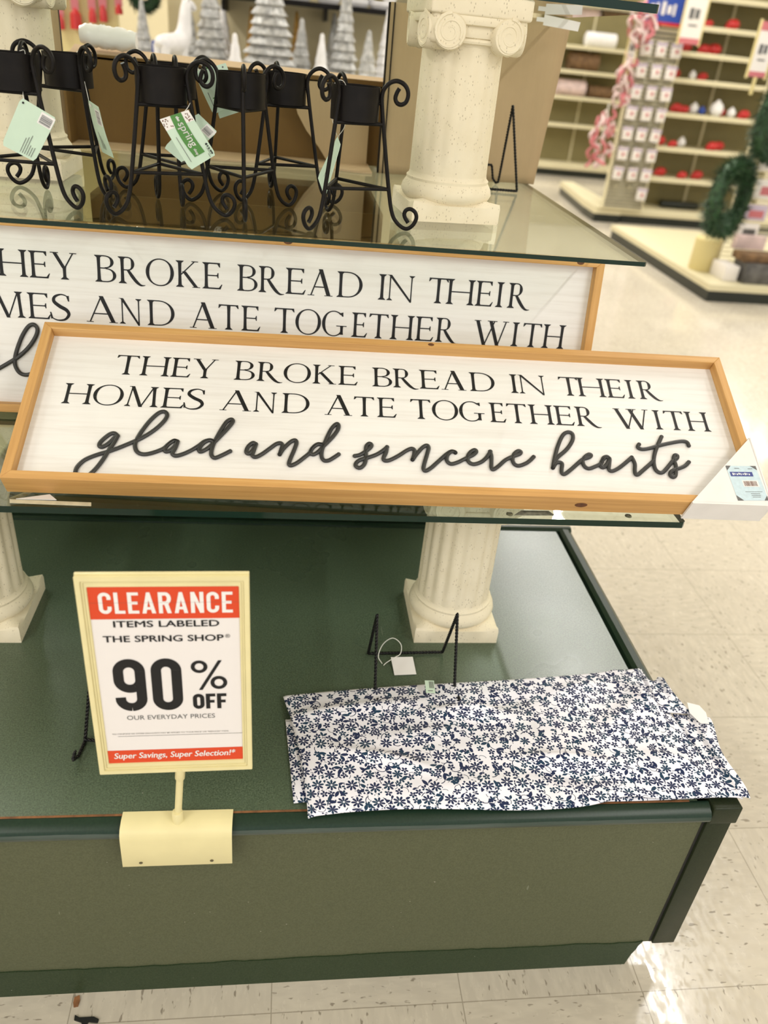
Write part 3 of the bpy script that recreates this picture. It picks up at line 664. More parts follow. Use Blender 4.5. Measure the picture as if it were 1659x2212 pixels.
L1 = [('T', 0.113, 0.1462), ('H', 0.1494, 0.1928), ('E', 0.1945, 0.224), ('Y', 0.2259, 0.2636), ('B', 0.2889, 0.3199), ('R', 0.323, 0.3621), ('O', 0.3633, 0.4048), ('K', 0.4075, 0.4436), ('E', 0.4468, 0.4769), ('B', 0.4992, 0.5301), ('R', 0.5315, 0.5709), ('E', 0.5727, 0.604), ('A', 0.607, 0.6458), ('D', 0.6517, 0.6918), ('I', 0.7169, 0.7284), ('N', 0.7291, 0.7737), ('T', 0.7957, 0.8271), ('H', 0.8248, 0.8705), ('E', 0.8718, 0.9011), ('I', 0.9054, 0.9169), ('R', 0.9244, 0.962)]
L2 = [('H', 0.0477, 0.0893), ('O', 0.0901, 0.1332), ('M', 0.1358, 0.1844), ('E', 0.188, 0.221), ('S', 0.2201, 0.2504), ('A', 0.2732, 0.3192), ('N', 0.3209, 0.3559), ('D', 0.3636, 0.4045), ('A', 0.4274, 0.4683), ('T', 0.4709, 0.5017), ('E', 0.5058, 0.5354), ('T', 0.5566, 0.5878), ('O', 0.5896, 0.6297), ('G', 0.6313, 0.6703), ('E', 0.6779, 0.7034), ('T', 0.7054, 0.7364), ('H', 0.7395, 0.7782), ('E', 0.7799, 0.8103), ('R', 0.8131, 0.8517), ('W', 0.8752, 0.9318), ('I', 0.9385, 0.9497), ('T', 0.956, 0.9875), ('H', 0.9896, 1.0277)]

# ------------------------------------------------------------------ framed lettered signs
def basis(U, V, N, O): return Matrix(((U[0], V[0], N[0], O[0]), (U[1], V[1], N[1], O[1]), (U[2], V[2], N[2], O[2]), (0, 0, 0, 1)))
SWD, SHT, RAIL, REC, DEP = 1.07, 0.2875, 0.0128, 0.0165, 0.035
def make_sign(label, mat, protector):
    t = thing('framed_sign', label, 'sign', mat=mat, group='lettered wooden signs')
    i = RAIL
    def rail(a, b, c, d):   # a,b outer, c,d inner mitred
        lo = [bm.verts.new((*p, -DEP)) for p in (a, b, c, d)]; hi = [bm.verts.new((*p, 0)) for p in (a, b, c, d)]
        bm.faces.new(lo[::-1]); bm.faces.new(hi)
        for k in range(4): bm.faces.new([lo[k], lo[(k + 1) % 4], hi[(k + 1) % 4], hi[k]])
    W_, H_ = SWD, SHT
    for nm, mm, pts in (('bottom_rail', 'wood', ((0, 0), (W_, 0), (W_ - i, i), (i, i))), ('top_rail', 'wood', ((W_, H_), (0, H_), (i, H_ - i), (W_ - i, H_ - i))),
                        ('side_rail', 'woodv', ((W_, 0), (W_, H_), (W_ - i, H_ - i), (W_ - i, i))), ('side_rail', 'woodv', ((0, H_), (0, 0), (i, i), (i, H_ - i)))):
        bm = bmesh.new(); rail(*pts)
        bmesh.ops.bevel(bm, geom=bm.edges[:], offset=0.0007, segments=1, affect='EDGES')
        fr = finish(nm, bm, M[mm], t)
    def knot(x, y, z, r, up):
        bm = bmesh.new(); add_lathe(bm, [(r, 0), (r * 0.9, 0.0004)], 14, M=Matrix.Translation((x, y, z)) @ (Matrix.Rotation(PI / 2, 4, 'X') if up else Matrix.Identity(4)) @ Matrix.Scale(1.7, 4, (1, 0, 0)))
        finish('knot', bm, M['knot'], fr)
    if protector: knot(0.797, -0.0002, -0.018, 0.0055, True); knot(0.592, SHT - 0.006, 0.0, 0.003, False)
    else: knot(0.575, SHT - 0.007, 0.0, 0.004, False); knot(1.03, SHT - 0.007, 0.0, 0.0035, False)
    box('board', (i - 0.002, W_ - i + 0.002, i - 0.002, H_ - i + 0.002, -REC - 0.006, -REC), M['board'], t)
    flat('lettering', line_polys(L1, 0.2035, 0.0385) + line_polys(L2, 0.1435, 0.0380), -REC + 0.0004, M['ink'], t)
    bm = bmesh.new()
    for st in SCRIPT:
        P = spline([(a, b, -REC + 0.0022) for a, b in st], 5)
        t2 = bmesh.new(); add_tube(t2, P, 0.0031, 10, flat=(0, 0, 1))
        for e_ in (0, -1): bmesh.ops.create_uvsphere(t2, u_segments=10, v_segments=6, radius=0.0033, matrix=Matrix.Translation(P[e_]))
        for v in t2.verts: v.co.z = -REC + 0.0022 + (v.co.z + REC - 0.0022) * 0.8
        merge(bm, t2)
    finish('script_lettering', bm, M['script'], t, True, 70)
    if protector:
        p = thing_part = empty('corner_protector'); p.parent = t
        a = 0.1165
        bm = bmesh.new()
        add_prism(bm, [(W_ - a, -0.0015), (W_ + 0.002, -0.0015), (W_ + 0.002, a + 0.002)], 0.0008, 0.0035)
        add_box(bm, W_ - a - 0.0, W_ + 0.002, -0.0045, -0.0012, -DEP - 0.003, 0.0035)
        add_box(bm, W_ + 0.0008, W_ + 0.004, -0.0045, a + 0.002, -DEP - 0.003, 0.0035)
        fo = finish('foam_wedge', bm, M['foam'], p)
        q = [(1.0195, 0.0640), (1.0665, 0.0655), (1.0695, 0.0045), (1.0225, 0.0025)]
        def at(u, v):
            b0 = Vector(q[3]).lerp(Vector(q[2]), u); t0 = Vector(q[0]).lerp(Vector(q[1]), u); r_ = b0.lerp(t0, v); return (r_.x, r_.y)
        R_ = lambda u0, u1, v0, v1: [at(u0, v0), at(u1, v0), at(u1, v1), at(u0, v1)]
        lb = flat('price_sticker', [R_(0, 1, 0, 1)], 0.0038, M['bluepale'], p)
        flat('printed_corner', [[at(0, 1), at(0.17, 1), at(0, 0.86)], [at(1, 1), at(0.80, 1), at(1, 0.87)], [at(0, 0), at(0.2, 0), at(0, 0.15)], [at(1, 0), at(0.86, 0), at(1, 0.14)]], 0.0040, M['greyink'], lb)
        flat('brand_band', [R_(0.06, 0.80, 0.69, 0.82)], 0.0040, M['blueprint'], lb)
        flat('lettering', [[at(*c) for c in po] for po in [rect(0.13 + 0.066 * i_, 0.13 + 0.066 * i_ + (0.05, 0.034, 0.044)[i_ % 3], 0.725 + 0.012 * (i_ % 2), 0.79 - 0.01 * (i_ % 3)) for i_ in range(9)]], 0.0041, M['white'], lb)
        flat('barcode_field', [R_(0.36, 0.88, 0.39, 0.575)], 0.0040, M['white'], lb)
        random.seed(5); xs = 0.40; bars = []
        while xs < 0.83:
            wd = random.choice((0.008, 0.014, 0.022)); bars.append(R_(xs, xs + wd, 0.41, 0.55)); xs += wd + random.choice((0.008, 0.014))
        flat('barcode', bars, 0.0041, M['brownink'], lb)
        flat('small_print', [R_(0.34, 0.90, 0.245, 0.255), R_(0.5, 0.80, 0.19, 0.202), R_(0.5, 0.80, 0.14, 0.152), R_(0.52, 0.78, 0.09, 0.102), R_(0.26, 0.42, 0.915, 0.93), R_(0.7, 0.86, 0.905, 0.92)], 0.0040, M['greyink'], lb)
    return t
make_sign('front lettered sign with a white foam corner protector, leaning back on the lower glass',
          basis((0.999107, -0.039808, 0.014143), (0.029265, 0.893623, 0.447862), (-0.030467, -0.447049, 0.893991), (-0.369555, 0.960298, 0.772)), True)
k_ = 1.0322
BACK = basis(*[tuple(k_ * x for x in v) for v in ((0.9999, -0.0127, 0.0), (0.0024, 0.1874, 0.9823), (-0.0125, -0.9822, 0.1874))], (-0.5735 * k_, 1.1806 * k_, EYE + (0.7648 - EYE) * k_ + 0.0006))
make_sign('rear lettered sign standing nearly upright behind the front one, under the middle glass',
          BACK, False)

# ------------------------------------------------------------------ clearance sign on its clip
cU, cV, cN = Vector((0.999811, 0.008809, 0.017324)), Vector((-0.017865, 0.065659, 0.997682)), Vector((0.007651, -0.997803, 0.065804))
cO = Vector((-0.213902, 0.69923, 0.499623))
cs = thing('clearance_sign', 'cream framed clearance price sign on a pole clipped to the front table edge', 'sign', mat=basis(cU, cV, cN, cO))
inv = cs.matrix_world.inverted()
bm = bmesh.new(); w_, h_ = 0.187, 0.2896
def ringframe(bm, o0, o1, i0, i1, z0, z1):
    # o/i: (x0,y0,x1,y1) outer and inner rectangles
    ov = rect(o0[0], o1[0], o0[1], o1[1]); iv = rect(i0[0], i1[0], i0[1], i1[1])
    lo = [bm.verts.new((*p, z0)) for p in ov]; hi = [bm.verts.new((*p, z1)) for p in ov]; li = [bm.verts.new((*p, z0)) for p in iv]; hj = [bm.verts.new((*p, z1)) for p in iv]
    for k in range(4):
        j = (k + 1) % 4
        bm.faces.new([hi[k], hi[j], hj[j], hj[k]]); bm.faces.new([lo[k], li[k], li[j], lo[j]])
        bm.faces.new([lo[k], lo[j], hi[j], hi[k]]); bm.faces.new([li[k], hj[k], hj[j], li[j]])
ringframe(bm, (0, 0), (w_, h_), (0.0062, 0.0062), (w_ - 0.0062, h_ - 0.0062), -0.006, 0.002)
ringframe(bm, (0.0058, 0.0058), (w_ - 0.0058, h_ - 0.0058), (0.0088, 0.0088), (w_ - 0.0088, h_ - 0.0088), -0.006, 0.0002)
ringframe(bm, (0.0084, 0.0084), (w_ - 0.0084, h_ - 0.0084), (0.0116, 0.0147), (w_ - 0.0116, h_ - 0.0150), -0.006, -0.0010)
bmesh.ops.bevel(bm, geom=bm.edges[:], offset=0.0006, segments=2, affect='EDGES')
add_box(bm, 0.0, w_, h_ - 0.001, h_ + 0.0022, -0.006, -0.0022, 0.0006)
finish('frame', bm, M['cream'], cs, True, 40)
ins = box('card_insert', (0.009, w_ - 0.009, 0.011, h_ - 0.011, -0.0045, -0.0028), M['insert'], cs)
Z1 = -0.0026; Z2 = -0.0024
for v0_, v1_ in ((0.2310, 0.2760), (0.0140, 0.0352)): flat('red_banner', [rect(0.0112, w_ - 0.0112, v0_, v1_)], Z1, M['red'], ins)
WS = dict(C=0.128, L=0.105, E=0.112, A=0.140, R=0.130, N=0.134, O=0.5, F=0.42)
flat('lettering', bold_word('CLEARANCE', 0.0220, 0.1680, 0.2387, 0.2668, 0.155, WS, 0.03), Z2, M['white'], ins)
dark = []
dark += text_polys('ITEMS LABELED', 0.0352, 0.1524, 0.2200, 0.2286, 0.0007)
dark += text_polys('THE SPRING SHOP', 0.0222, 0.1568, 0.1995, 0.2082, 0.0007)
dark += text_polys('®', 0.1585, 0.1640, 0.2035, 0.2088, 0.0)
dark += [[(0.0285 + a * 0.0765, 0.0978 + b * 0.0775) for a, b in p] for p in bold('9', 0.0365 / 0.0765, 0.155)]
dark += [[(0.0715 + a * 0.0765, 0.0978 + b * 0.0775) for a, b in p] for p in bold('0', 0.0350 / 0.0765, 0.155)]
dark += arcs(0.1271, 0.1622, 0.0096, 0.0092, 0, 360, 0.0046, 0.0042, 36) + arcs(0.1492, 0.1382, 0.0098, 0.0098, 0, 360, 0.0046, 0.0044, 36) + [[(0.1255, 0.1275), (0.1298, 0.1275), (0.1535, 0.1712), (0.1492, 0.1712)]]
dark += bold_word('OFF', 0.1178, 0.1575, 0.0985, 0.1215, 0.21, WS, 0.07)
flat('lettering', dark, Z2, M['ink'], ins)
flat('lettering', text_polys('OUR EVERYDAY PRICES', 0.0391, 0.1430, 0.0838, 0.0906, 0.0), Z2, M['greyink'], ins)
flat('fine_print', text_polys('NO COUPONS OR OTHER DISCOUNTS MAY BE APPLIED TO "YOUR PRICE" OR "REDUCED" ITEMS', 0.0200, 0.1585, 0.0610, 0.0630, 0.0), Z2, M['greyink'], ins)
flat('ruled_line', [rect(0.0260, 0.1755, 0.0578, 0.0583)], Z2, M['greyink'], ins)
flat('lettering', text_polys('Super Savings, Super Selection!*', 0.0185, 0.1665, 0.0190, 0.0315, 0.0005, 0.2), Z2, M['white'], ins)
flat('paper_crease', [rect(0.0112, w_ - 0.0112, 0.2530, 0.25325)], Z2 + 0.0001, M['brownink'], ins)
# pole, collar, socket and clip, in world space re-expressed in the sign's frame
def child_world(name, bm, m, smooth=True):
    for v in bm.verts: v.co = inv @ v.co
    return finish(name, bm, m, cs, smooth, 40)
pt = cO + cU * 0.097 + cN * -0.003; pb = Vector((-0.1235, 0.700, 0.412))
ax = (pb - pt).normalized()
bm = bmesh.new(); add_tube(bm, [pt, pb], 0.0046, 16); child_world('pole', bm, M['cream'])
bm = bmesh.new(); add_tube(bm, [pt - ax * 0.004, pt + ax * 0.015, pt + ax * 0.017], [0.0062, 0.0062, 0.0052], 16); child_world('collar', bm, M['cream'])
bm = bmesh.new(); add_lathe(bm, [(0.0072, 0.4075), (0.0072, 0.424), (0.0064, 0.4255)], 20, pb.x, pb.y - 0.001); child_world('socket', bm, M['cream'])
bm = bmesh.new()
prof = [(0.7145, 0.4075), (0.700, 0.4085), (0.688, 0.4050), (0.6835, 0.3990), (0.682, 0.390), (0.6815, 0.3385)]
a_ = [bm.verts.new((-0.196, y, z)) for y, z in prof]; b_ = [bm.verts.new((-0.0525, y, z)) for y, z in prof]
for k in range(len(prof) - 1): bm.faces.new([a_[k], b_[k], b_[k + 1], a_[k + 1]])
ge = bmesh.ops.extrude_face_region(bm, geom=bm.faces[:])
for v in [g for g in ge['geom'] if isinstance(g, bmesh.types.BMVert)]: v.co += Vector((0, -0.0007, 0.0014))
clip = child_world('clip', bm, M['cream'])
bm = bmesh.new()
for sx in (-0.172, -0.0795):
    add_lathe(bm, [(0.0018, 0), (0.0018, 0.0012)], 12, M=Matrix.Translation((sx, 0.6810, 0.3475)) @ Matrix.Rotation(PI / 2, 4, 'X') @ Matrix.Scale(1.3, 4, (1, 0, 0)))
for v in bm.verts: v.co = inv @ v.co
finish('screw_hole', bm, M['hole'], clip)

# ------------------------------------------------------------------ folded floral fabric
fab = thing('folded_fabric', 'folded white fabric printed with navy flowers lying over the front right table corner', 'fabric', (0, 0, 0))
random.seed(11)
def sheet(name, cor, nz, z0, th, seed, uvo, lumps, edgefn=None, nx=120, ny=60, bow=None):
    """cor: BL, BR, TR, TL on the table; soft folds, real thickness"""
    rnd = random.Random(seed); bm = bmesh.new(); uvl = bm.loops.layers.uv.new('UVMap'); G = []
    for j in range(ny + 1):
        row = []
        for i in range(nx + 1):
            u, v = i / nx, j / ny
            K = [Vector((*c_, 0)) for c_ in cor]; b = K[0].lerp(K[1], u); t_ = K[3].lerp(K[2], u); p = b.lerp(t_, v)
            if edgefn: p = edgefn(u, v, p)
            z = z0 + th * (0.35 + 0.65 * min(1, min(u * 14, (1 - u) * 14, v * 7 + 0.25, (1 - v) * 7 + 0.1)) ** 0.5)
            for (lu, lv, du, dv, ang, h) in lumps:
                ca, sa = math.cos(ang), math.sin(ang); x_, y_ = (u - lu) * 2.6, (v - lv); a = (x_ * ca + y_ * sa) / du; c = (-x_ * sa + y_ * ca) / dv
                z += 1.5 * h * math.exp(-a * a - c * c)
            row.append(bm.verts.new((p.x, p.y, nz(p, z))))
        G.append(row)
    for j in range(ny):
        for i in range(nx):
            f = bm.faces.new([G[j][i], G[j][i + 1], G[j + 1][i + 1], G[j + 1][i]])
            for l in f.loops: l[uvl].uv = (l.vert.co.x + uvo + l.vert.co.z * 0.5, l.vert.co.y + uvo * 0.6 + l.vert.co.z)
    me = bpy.data.meshes.new(name); bmesh.ops.recalc_face_normals(bm, faces=bm.faces[:]); bm.to_mesh(me); bm.free(); me.materials.append(M['floral'])
    for p in me.polygons: p.use_smooth = True
    o = bpy.data.objects.new(name, me); COL.objects.link(o); o.parent = fab
    so = o.modifiers.new('thickness', 'SOLIDIFY'); so.thickness = 0.0022; so.offset = -1
    return o
def drape(p, z):
    if p.y < 0.70 and p.x < 0.66: return z - (0.70 - p.y) * 0.8
    return z
lum = [(0.15, 0.80, 0.5, 0.05, 0.05, 0.006), (0.45, 0.70, 0.22, 0.05, -0.12, 0.016), (0.55, 0.80, 0.3, 0.05, 0.08, -0.006), (0.20, 0.36, 0.30, 0.05, -0.35, 0.008), (0.62, 0.28, 0.26, 0.05, -0.18, 0.014), (0.68, 0.16, 0.30, 0.05, -0.2, -0.006), (0.88, 0.22, 0.16, 0.06, -0.4, 0.014),
       (0.30, 0.55, 0.3, 0.06, 0.1, 0.004), (0.85, 0.6, 0.3, 0.07, 0.5, 0.008), (0.75, 0.85, 0.2, 0.05, 0.2, 0.006), (0.40, 0.15, 0.35, 0.06, 0.05, 0.004), (0.93, 0.75, 0.06, 0.2, 0.2, 0.010), (0.5, 0.45, 0.5, 0.08, 0.1, 0.003)]
def edge_top(u, v, p):
    q = Vector(p)
    q.y += 0.010 * math.exp(-((u - 0.72) / 0.06) ** 2) * (1 - v) ** 3 + 0.004 * math.sin(u * 9) * (1 - v) ** 2
    q.x -= 0.010 * math.sin(v * PI) * u ** 6 + (0.012 * (1 - v) * v * 4) * (1 - u) ** 4 * -0.5
    q.y += 0.004 * math.sin(u * 5.5 + 0.6) * v ** 2
    return q
sheet('top_layer', [(0.047, 0.694), (0.678, 0.704), (0.630, 0.980), (0.012, 0.915)], drape, 0.4115, 0.011, 3, 0.0, lum, edge_top)
sheet('under_layer', [(0.028, 0.722), (0.688, 0.712), (0.700, 0.868), (0.016, 0.875)], drape, 0.4075, 0.004, 4, 0.31, [(0.5, 0.5, 0.5, 0.3, 0, 0.002)], lambda u, v, p: Vector(p) + Vector((0.005 * math.sin(v * 9) * u, 0.004 * math.sin(u * 7), 0)), 60, 30)
sheet('turned_corner', [(0.650, 0.712), (0.684, 0.704), (0.697, 0.862), (0.640, 0.872)], drape, 0.4135, 0.008, 6, 0.53, [(0.5, 0.5, 0.15, 0.5, 0.3, 0.006)], lambda u, v, p: Vector(p) + Vector((0.005 * math.sin(v * 7 + 1) * u, 0, 0)), 24, 40)
sheet('turned_corner', [(0.615, 0.872), (0.672, 0.866), (0.657, 0.953), (0.620, 0.960)], drape, 0.4135, 0.012, 8, 0.77, [(0.7, 0.7, 0.2, 0.3, 0.0, 0.006)], lambda u, v, p: Vector(p) + Vector((-0.004 * math.sin(v * PI) * u, -0.012 * math.sin(min(1, u * 1.25) * PI) * v, 0)), 24, 40)
bm = bmesh.new(); add_prism(bm, [(0.662, 0.862), (0.668, 0.885), (0.686, 0.878), (0.690, 0.862), (0.684, 0.838), (0.670, 0.840)], 0.4278, 0.4290); tl = finish('white_lining', bm, M['white'], fab)
Ms = Matrix.Translation((0.2445, 0.9180, 0.4345)) @ Matrix.Rotation(0.10, 4, 'X') @ Matrix.Rotation(-0.05, 4, 'Z')
st = empty('price_sticker'); st.parent = fab; st.matrix_local = Ms
flat('sticker_paper', [rect(-0.0075, 0.0075, -0.013, 0.013)], 0.0, M['mint'], st)
flat('barcode', [rect(-0.001 + k * 0.0013, -0.0003 + k * 0.0013, -0.003, 0.011) for k in range(6)] + [rect(-0.004, 0.004, -0.009, -0.0075)], 0.0002, M['greyink'], st)

# ------------------------------------------------------------------ twisted wire easels
def twisted(name, pts, m, parent, R=0.0023, pitch=0.011):
    P = [Vector(p) for p in pts]; Q = []
    for i in range(len(P) - 1):
        L_ = (P[i + 1] - P[i]).length; k = max(2, int(L_ / 0.0018))
        for j in range(k): Q.append(P[i].lerp(P[i + 1], j / k))
    Q.append(P[-1]); bm = bmesh.new(); ph = 0.0; s1, s2 = [], []
    up = Vector((0.3, 0.2, 1)).normalized()
    for i in range(len(Q)):
        t = (Q[min(i + 1, len(Q) - 1)] - Q[max(i - 1, 0)]).normalized(); a = up - t * up.dot(t)
        if a.length < 0.05: a = t.orthogonal()
        a.normalize(); up = a; b = t.cross(a)
        if i: ph += (Q[i] - Q[i - 1]).length / pitch * 2 * PI
        o = a * math.cos(ph) + b * math.sin(ph); s1.append(Q[i] + o * R * 0.55); s2.append(Q[i] - o * R * 0.55)
    add_tube(bm, s1, R * 0.72, 6); add_tube(bm, s2, R * 0.72, 6)
    return finish(name, bm, m, parent, True, 80)
def make_easel(label, loc, rz, w_, bk, hgt, fr_, lip=0.035, z0=0.0024):
    """w_: width, bk: back bar offset, hgt: apex height, fr_: front reach"""
    e = thing('wire_easel', label, 'easel', loc, rz, 'twisted wire easels')
    h = w_ / 2
    twisted('rear_wire', [(-h, 0, hgt), (-h, bk, z0 + 0.0015), (h, bk, z0 + 0.0015), (h, 0, hgt)], M['blackwire'], e)
    for s in (-1, 1):
        twisted('leg', [(s * h, 0, hgt), (s * h, -fr_, z0), (s * h, -fr_ - lip * 0.6, z0), (s * h, -fr_ - lip, z0 + 0.012), (s * h, -fr_ - lip * 0.75, z0 + 0.018)], M['blackwire'], e)
    twisted('cross_bar', [(-h, -fr_, z0 + 0.004), (h, -fr_, z0 + 0.004)], M['blackwire'], e)
    return e
ez = make_easel('black twisted wire easel standing empty behind the folded floral fabric', (0.2225, 0.982, HT), 0.03, 0.131, 0.046, 0.125, 0.055, 0.03)
tg = empty('price_tag'); tg.parent = ez; tg.matrix_parent_inverse = Matrix.Identity(4)
iv = ez.matrix_basis.inverted() if False else (Matrix.Translation((0.2225, 0.982, HT)) @ Matrix.Rotation(0.03, 4, 'Z')).inverted()
bm = bmesh.new()
cr = [Vector((0.1935, 1.0128, 0.4125)), Vector((0.2315, 1.0138, 0.4125)), Vector((0.2335, 0.977, 0.4068)), Vector((0.196, 0.975, 0.4068))]
vs = [bm.verts.new(iv @ p) for p in cr] + [bm.verts.new(iv @ (p - Vector((0, 0, 0.0006)))) for p in cr]
bm.faces.new(vs[:4]); bm.faces.new(vs[4:][::-1])
for k in range(4): bm.faces.new([vs[k], vs[(k + 1) % 4], vs[4 + (k + 1) % 4], vs[4 + k]])
finish('tag_card', bm, M['white'], tg)
tube('tag_string', [iv @ Vector(p) for p in spline([(0.178, 1.002, 0.4075), (0.172, 1.014, 0.414), (0.180, 1.026, 0.430), (0.196, 1.030, 0.440), (0.210, 1.024, 0.432), (0.210, 1.016, 0.418), (0.200, 1.0115, 0.4130), (0.186, 1.004, 0.4085), (0.180, 0.998, 0.4075)], 6)], 0.0008, M['string'], tg, 6)
make_easel('black twisted wire easel mostly hidden behind the clearance sign', (-0.20, 0.905, HT), -0.12, 0.125, 0.05, 0.135, 0.075, 0.045)
e = thing('wire_easel', 'black twisted wire easel standing on the middle glass right of the upper column', 'easel', (0.362, 1.665, ZU), 0, 'twisted wire easels')
for s, nm in ((-1, 'leg'), (1, 'leg')):
    x_ = s * 0.072
    twisted(nm, [(x_ * 0.9, 0.012, 0.152), (x_, 0.062, 0.018), (x_, 0.066, 0.006), (x_ - s * 0.003, 0.072, 0.003), (x_ - s * 0.010, 0.074, 0.010), (x_ - s * 0.016, 0.076, 0.036)], M['blackwire'], e)
twisted('cross_bar', [(-0.056, 0.076, 0.036), (0.056, 0.076, 0.036)], M['blackwire'], e)
twisted('rear_wire', [(-0.065, 0.012, 0.152), (-0.090, -0.026, 0.004), (0.090, -0.026, 0.004), (0.065, 0.012, 0.152)], M['blackwire'], e)

# ------------------------------------------------------------------ wrought iron plant stands
LEG = [(0.0591, 0.1839), (0.056, 0.1778), (0.0548, 0.1712), (0.0578, 0.1660), (0.0638, 0.1646), (0.0697, 0.1684), (0.0719, 0.1761), (0.0703, 0.1834), (0.0651, 0.1893), (0.0564, 0.1924), (0.0481, 0.1906), (0.0414, 0.1854), (0.0375, 0.1792), (0.0362, 0.1726), (0.0366, 0.1651), (0.0432, 0.1253), (0.0557, 0.0575), (0.0635, 0.0246), (0.0722, 0.0105), (0.0857, 0.0031), (0.0955, 0.0085), (0.1003, 0.0189), (0.098, 0.0272), (0.0910, 0.0312), (0.0848, 0.0295), (0.0822, 0.0241), (0.084, 0.0183), (0.0890, 0.0120)]
def build_stand():
    t = empty('plant_stand')
    pr = spline([(a, 0, b) for a, b in LEG], 5)
    for k in range(3):
        a = k * 2 * PI / 3
        bm = bmesh.new(); add_tube(bm, [Matrix.Rotation(a, 3, 'Z') @ p for p in pr], 0.0029, 8); finish('leg', bm, M['iron'], t, True, 80)
        bm = bmesh.new(); d = Matrix.Rotation(a, 3, 'Z')
        add_tube(bm, [d @ Vector((0.033, 0, 0.163)), d @ Vector((0.0385, 0, 0.163))], 0.0022, 8); finish('rivet', bm, M['iron'], t, True, 60)
    bm = bmesh.new(); n = 40; R = 0.0335
    for k in range(n):
        a, b = 2 * PI * k / n, 2 * PI * (k + 1) / n
        def q(r, an, z): return bm.verts.new((r * math.cos(an), r * math.sin(an), z))
        zb, zt_ = 0.1395, 0.1825
        o = [q(R, a, zb), q(R, b, zb), q(R, b, zt_), q(R, a, zt_)]; i_ = [q(R - 0.0012, a, zb), q(R - 0.0012, b, zb), q(R - 0.0012, b, zt_), q(R - 0.0012, a, zt_)]
        bm.faces.new(o); bm.faces.new(i_[::-1]); bm.faces.new([o[3], o[2], i_[2], i_[3]]); bm.faces.new([o[1], o[0], i_[0], i_[1]])
    bmesh.ops.remove_doubles(bm, verts=bm.verts[:], dist=1e-5)
    finish('candle_cup', bm, M['iron'], t, True, 40)
    for (z, r, nm) in ((0.0545, 0.0555, 'brace'), (0.1375, 0.0405, 'cup_support')):
        bm = bmesh.new(); c = [Vector((r * math.cos(k * 2 * PI / 3), r * math.sin(k * 2 * PI / 3), z)) for k in range(3)]
        for k in range(3): add_tube(bm, [c[k], c[(k + 1) % 3]], 0.0024, 8)
        finish(nm, bm, M['iron'], t, True, 80)
    return t
def copy_tree(o, parent=None):
    c = o.copy(); COL.objects.link(c); c.parent = parent
    for ch in list(o.children): copy_tree(ch, c)
    return c
proto = build_stand(); used = False; stands = {}
for key, x, y, a, label in [
    ('A', -0.362, 1.228, -31, 'black iron plant stand cut off at the left edge with a large mint tag'),
    ('B', -0.320, 1.348, -51, 'black iron plant stand behind the leftmost one, with a narrow mint tag turned sideways'),
    ('C', -0.172, 1.224, -13.5, 'black iron plant stand in the front row carrying the green banded spring price tag'),
    ('E', -0.172, 1.341, 42, 'black iron plant stand hidden directly behind the one with the green banded tag'),
    ('F', -0.068, 1.267, -84, 'black iron plant stand in the middle, one leg pointing straight at the viewer'),
    ('G', -0.009, 1.393, -16, 'black iron plant stand without a tag, set back right of the middle one'),
    ('H', 0.089, 1.219, -12, 'black iron plant stand at the right end of the row, nearest the upper column')]:
    s = proto if not used else copy_tree(proto); used = True
    s.location = (x, y, ZU); s.rotation_euler = (0, 0, math.radians(a)); stands[key] = s
    tag(s, label, 'plant stand', 'plant stands on the middle glass')

def stand_inv(k):
    s = stands[k]; return (Matrix.Translation(s.location) @ Matrix.Rotation(s.rotation_euler[2], 4, 'Z')).inverted()
def tag_card(key, c, feats, m='mint', string=None, bend=0.0):
    """c: world corners TL,TR,BR,BL (top = punched end); feats: (name, material, polygons in 0..1 card space)"""
    iv = stand_inv(key); C = [Vector(p) for p in c]
    nrm = (C[1] - C[0]).cross(C[3] - C[0]).normalized()
    if nrm.y > 0: nrm = -nrm
    def at(u, v, d=0.0):
        p = C[3].lerp(C[2], u).lerp(C[0].lerp(C[1], u), v); return iv @ (p + nrm * (d + bend * math.sin(PI * v)))
    bm = bmesh.new(); n = 12
    out = [(0.06, 0), (0.94, 0), (1, 0.04), (1, 0.96), (0.94, 1), (0.06, 1), (0, 0.96), (0, 0.04)]
    F, B = [], []
    for j in range(n + 1):
        v = j / n; e = 0.05 * (1 - min(1, min(v, 1 - v) / 0.04)) if min(v, 1 - v) < 0.04 else 0
        F.append([bm.verts.new(at(0 + e, v, 0.0003)), bm.verts.new(at(1 - e, v, 0.0003))]); B.append([bm.verts.new(at(0 + e, v, -0.0003)), bm.verts.new(at(1 - e, v, -0.0003))])
    for j in range(n):
        bm.faces.new([F[j][0], F[j][1], F[j + 1][1], F[j + 1][0]]); bm.faces.new([B[j][1], B[j][0], B[j + 1][0], B[j + 1][1]])
        bm.faces.new([F[j][0], F[j + 1][0], B[j + 1][0], B[j][0]]); bm.faces.new([F[j][1], B[j][1], B[j + 1][1], F[j + 1][1]])
    bm.faces.new([F[0][0], B[0][0], B[0][1], F[0][1]]); bm.faces.new([F[n][0], F[n][1], B[n][1], B[n][0]])
    card = finish('price_tag', bm, M[m], stands[key])
    lay = 0.0005
    for nm, mm, polys in feats:
        bm = bmesh.new()
        for po in polys:
            # refine long shapes so that they follow the card
            vs = [bm.verts.new(at(u, v, lay)) for u, v in po]
            try: bm.faces.new(vs)
            except ValueError: pass
        lay += 0.0002
        finish(nm, bm, M[mm], card)
    if string: tube('tag_string', [iv @ Vector(p) for p in spline(string, 6)], 0.00045, M['string'], card, 6)
    return card
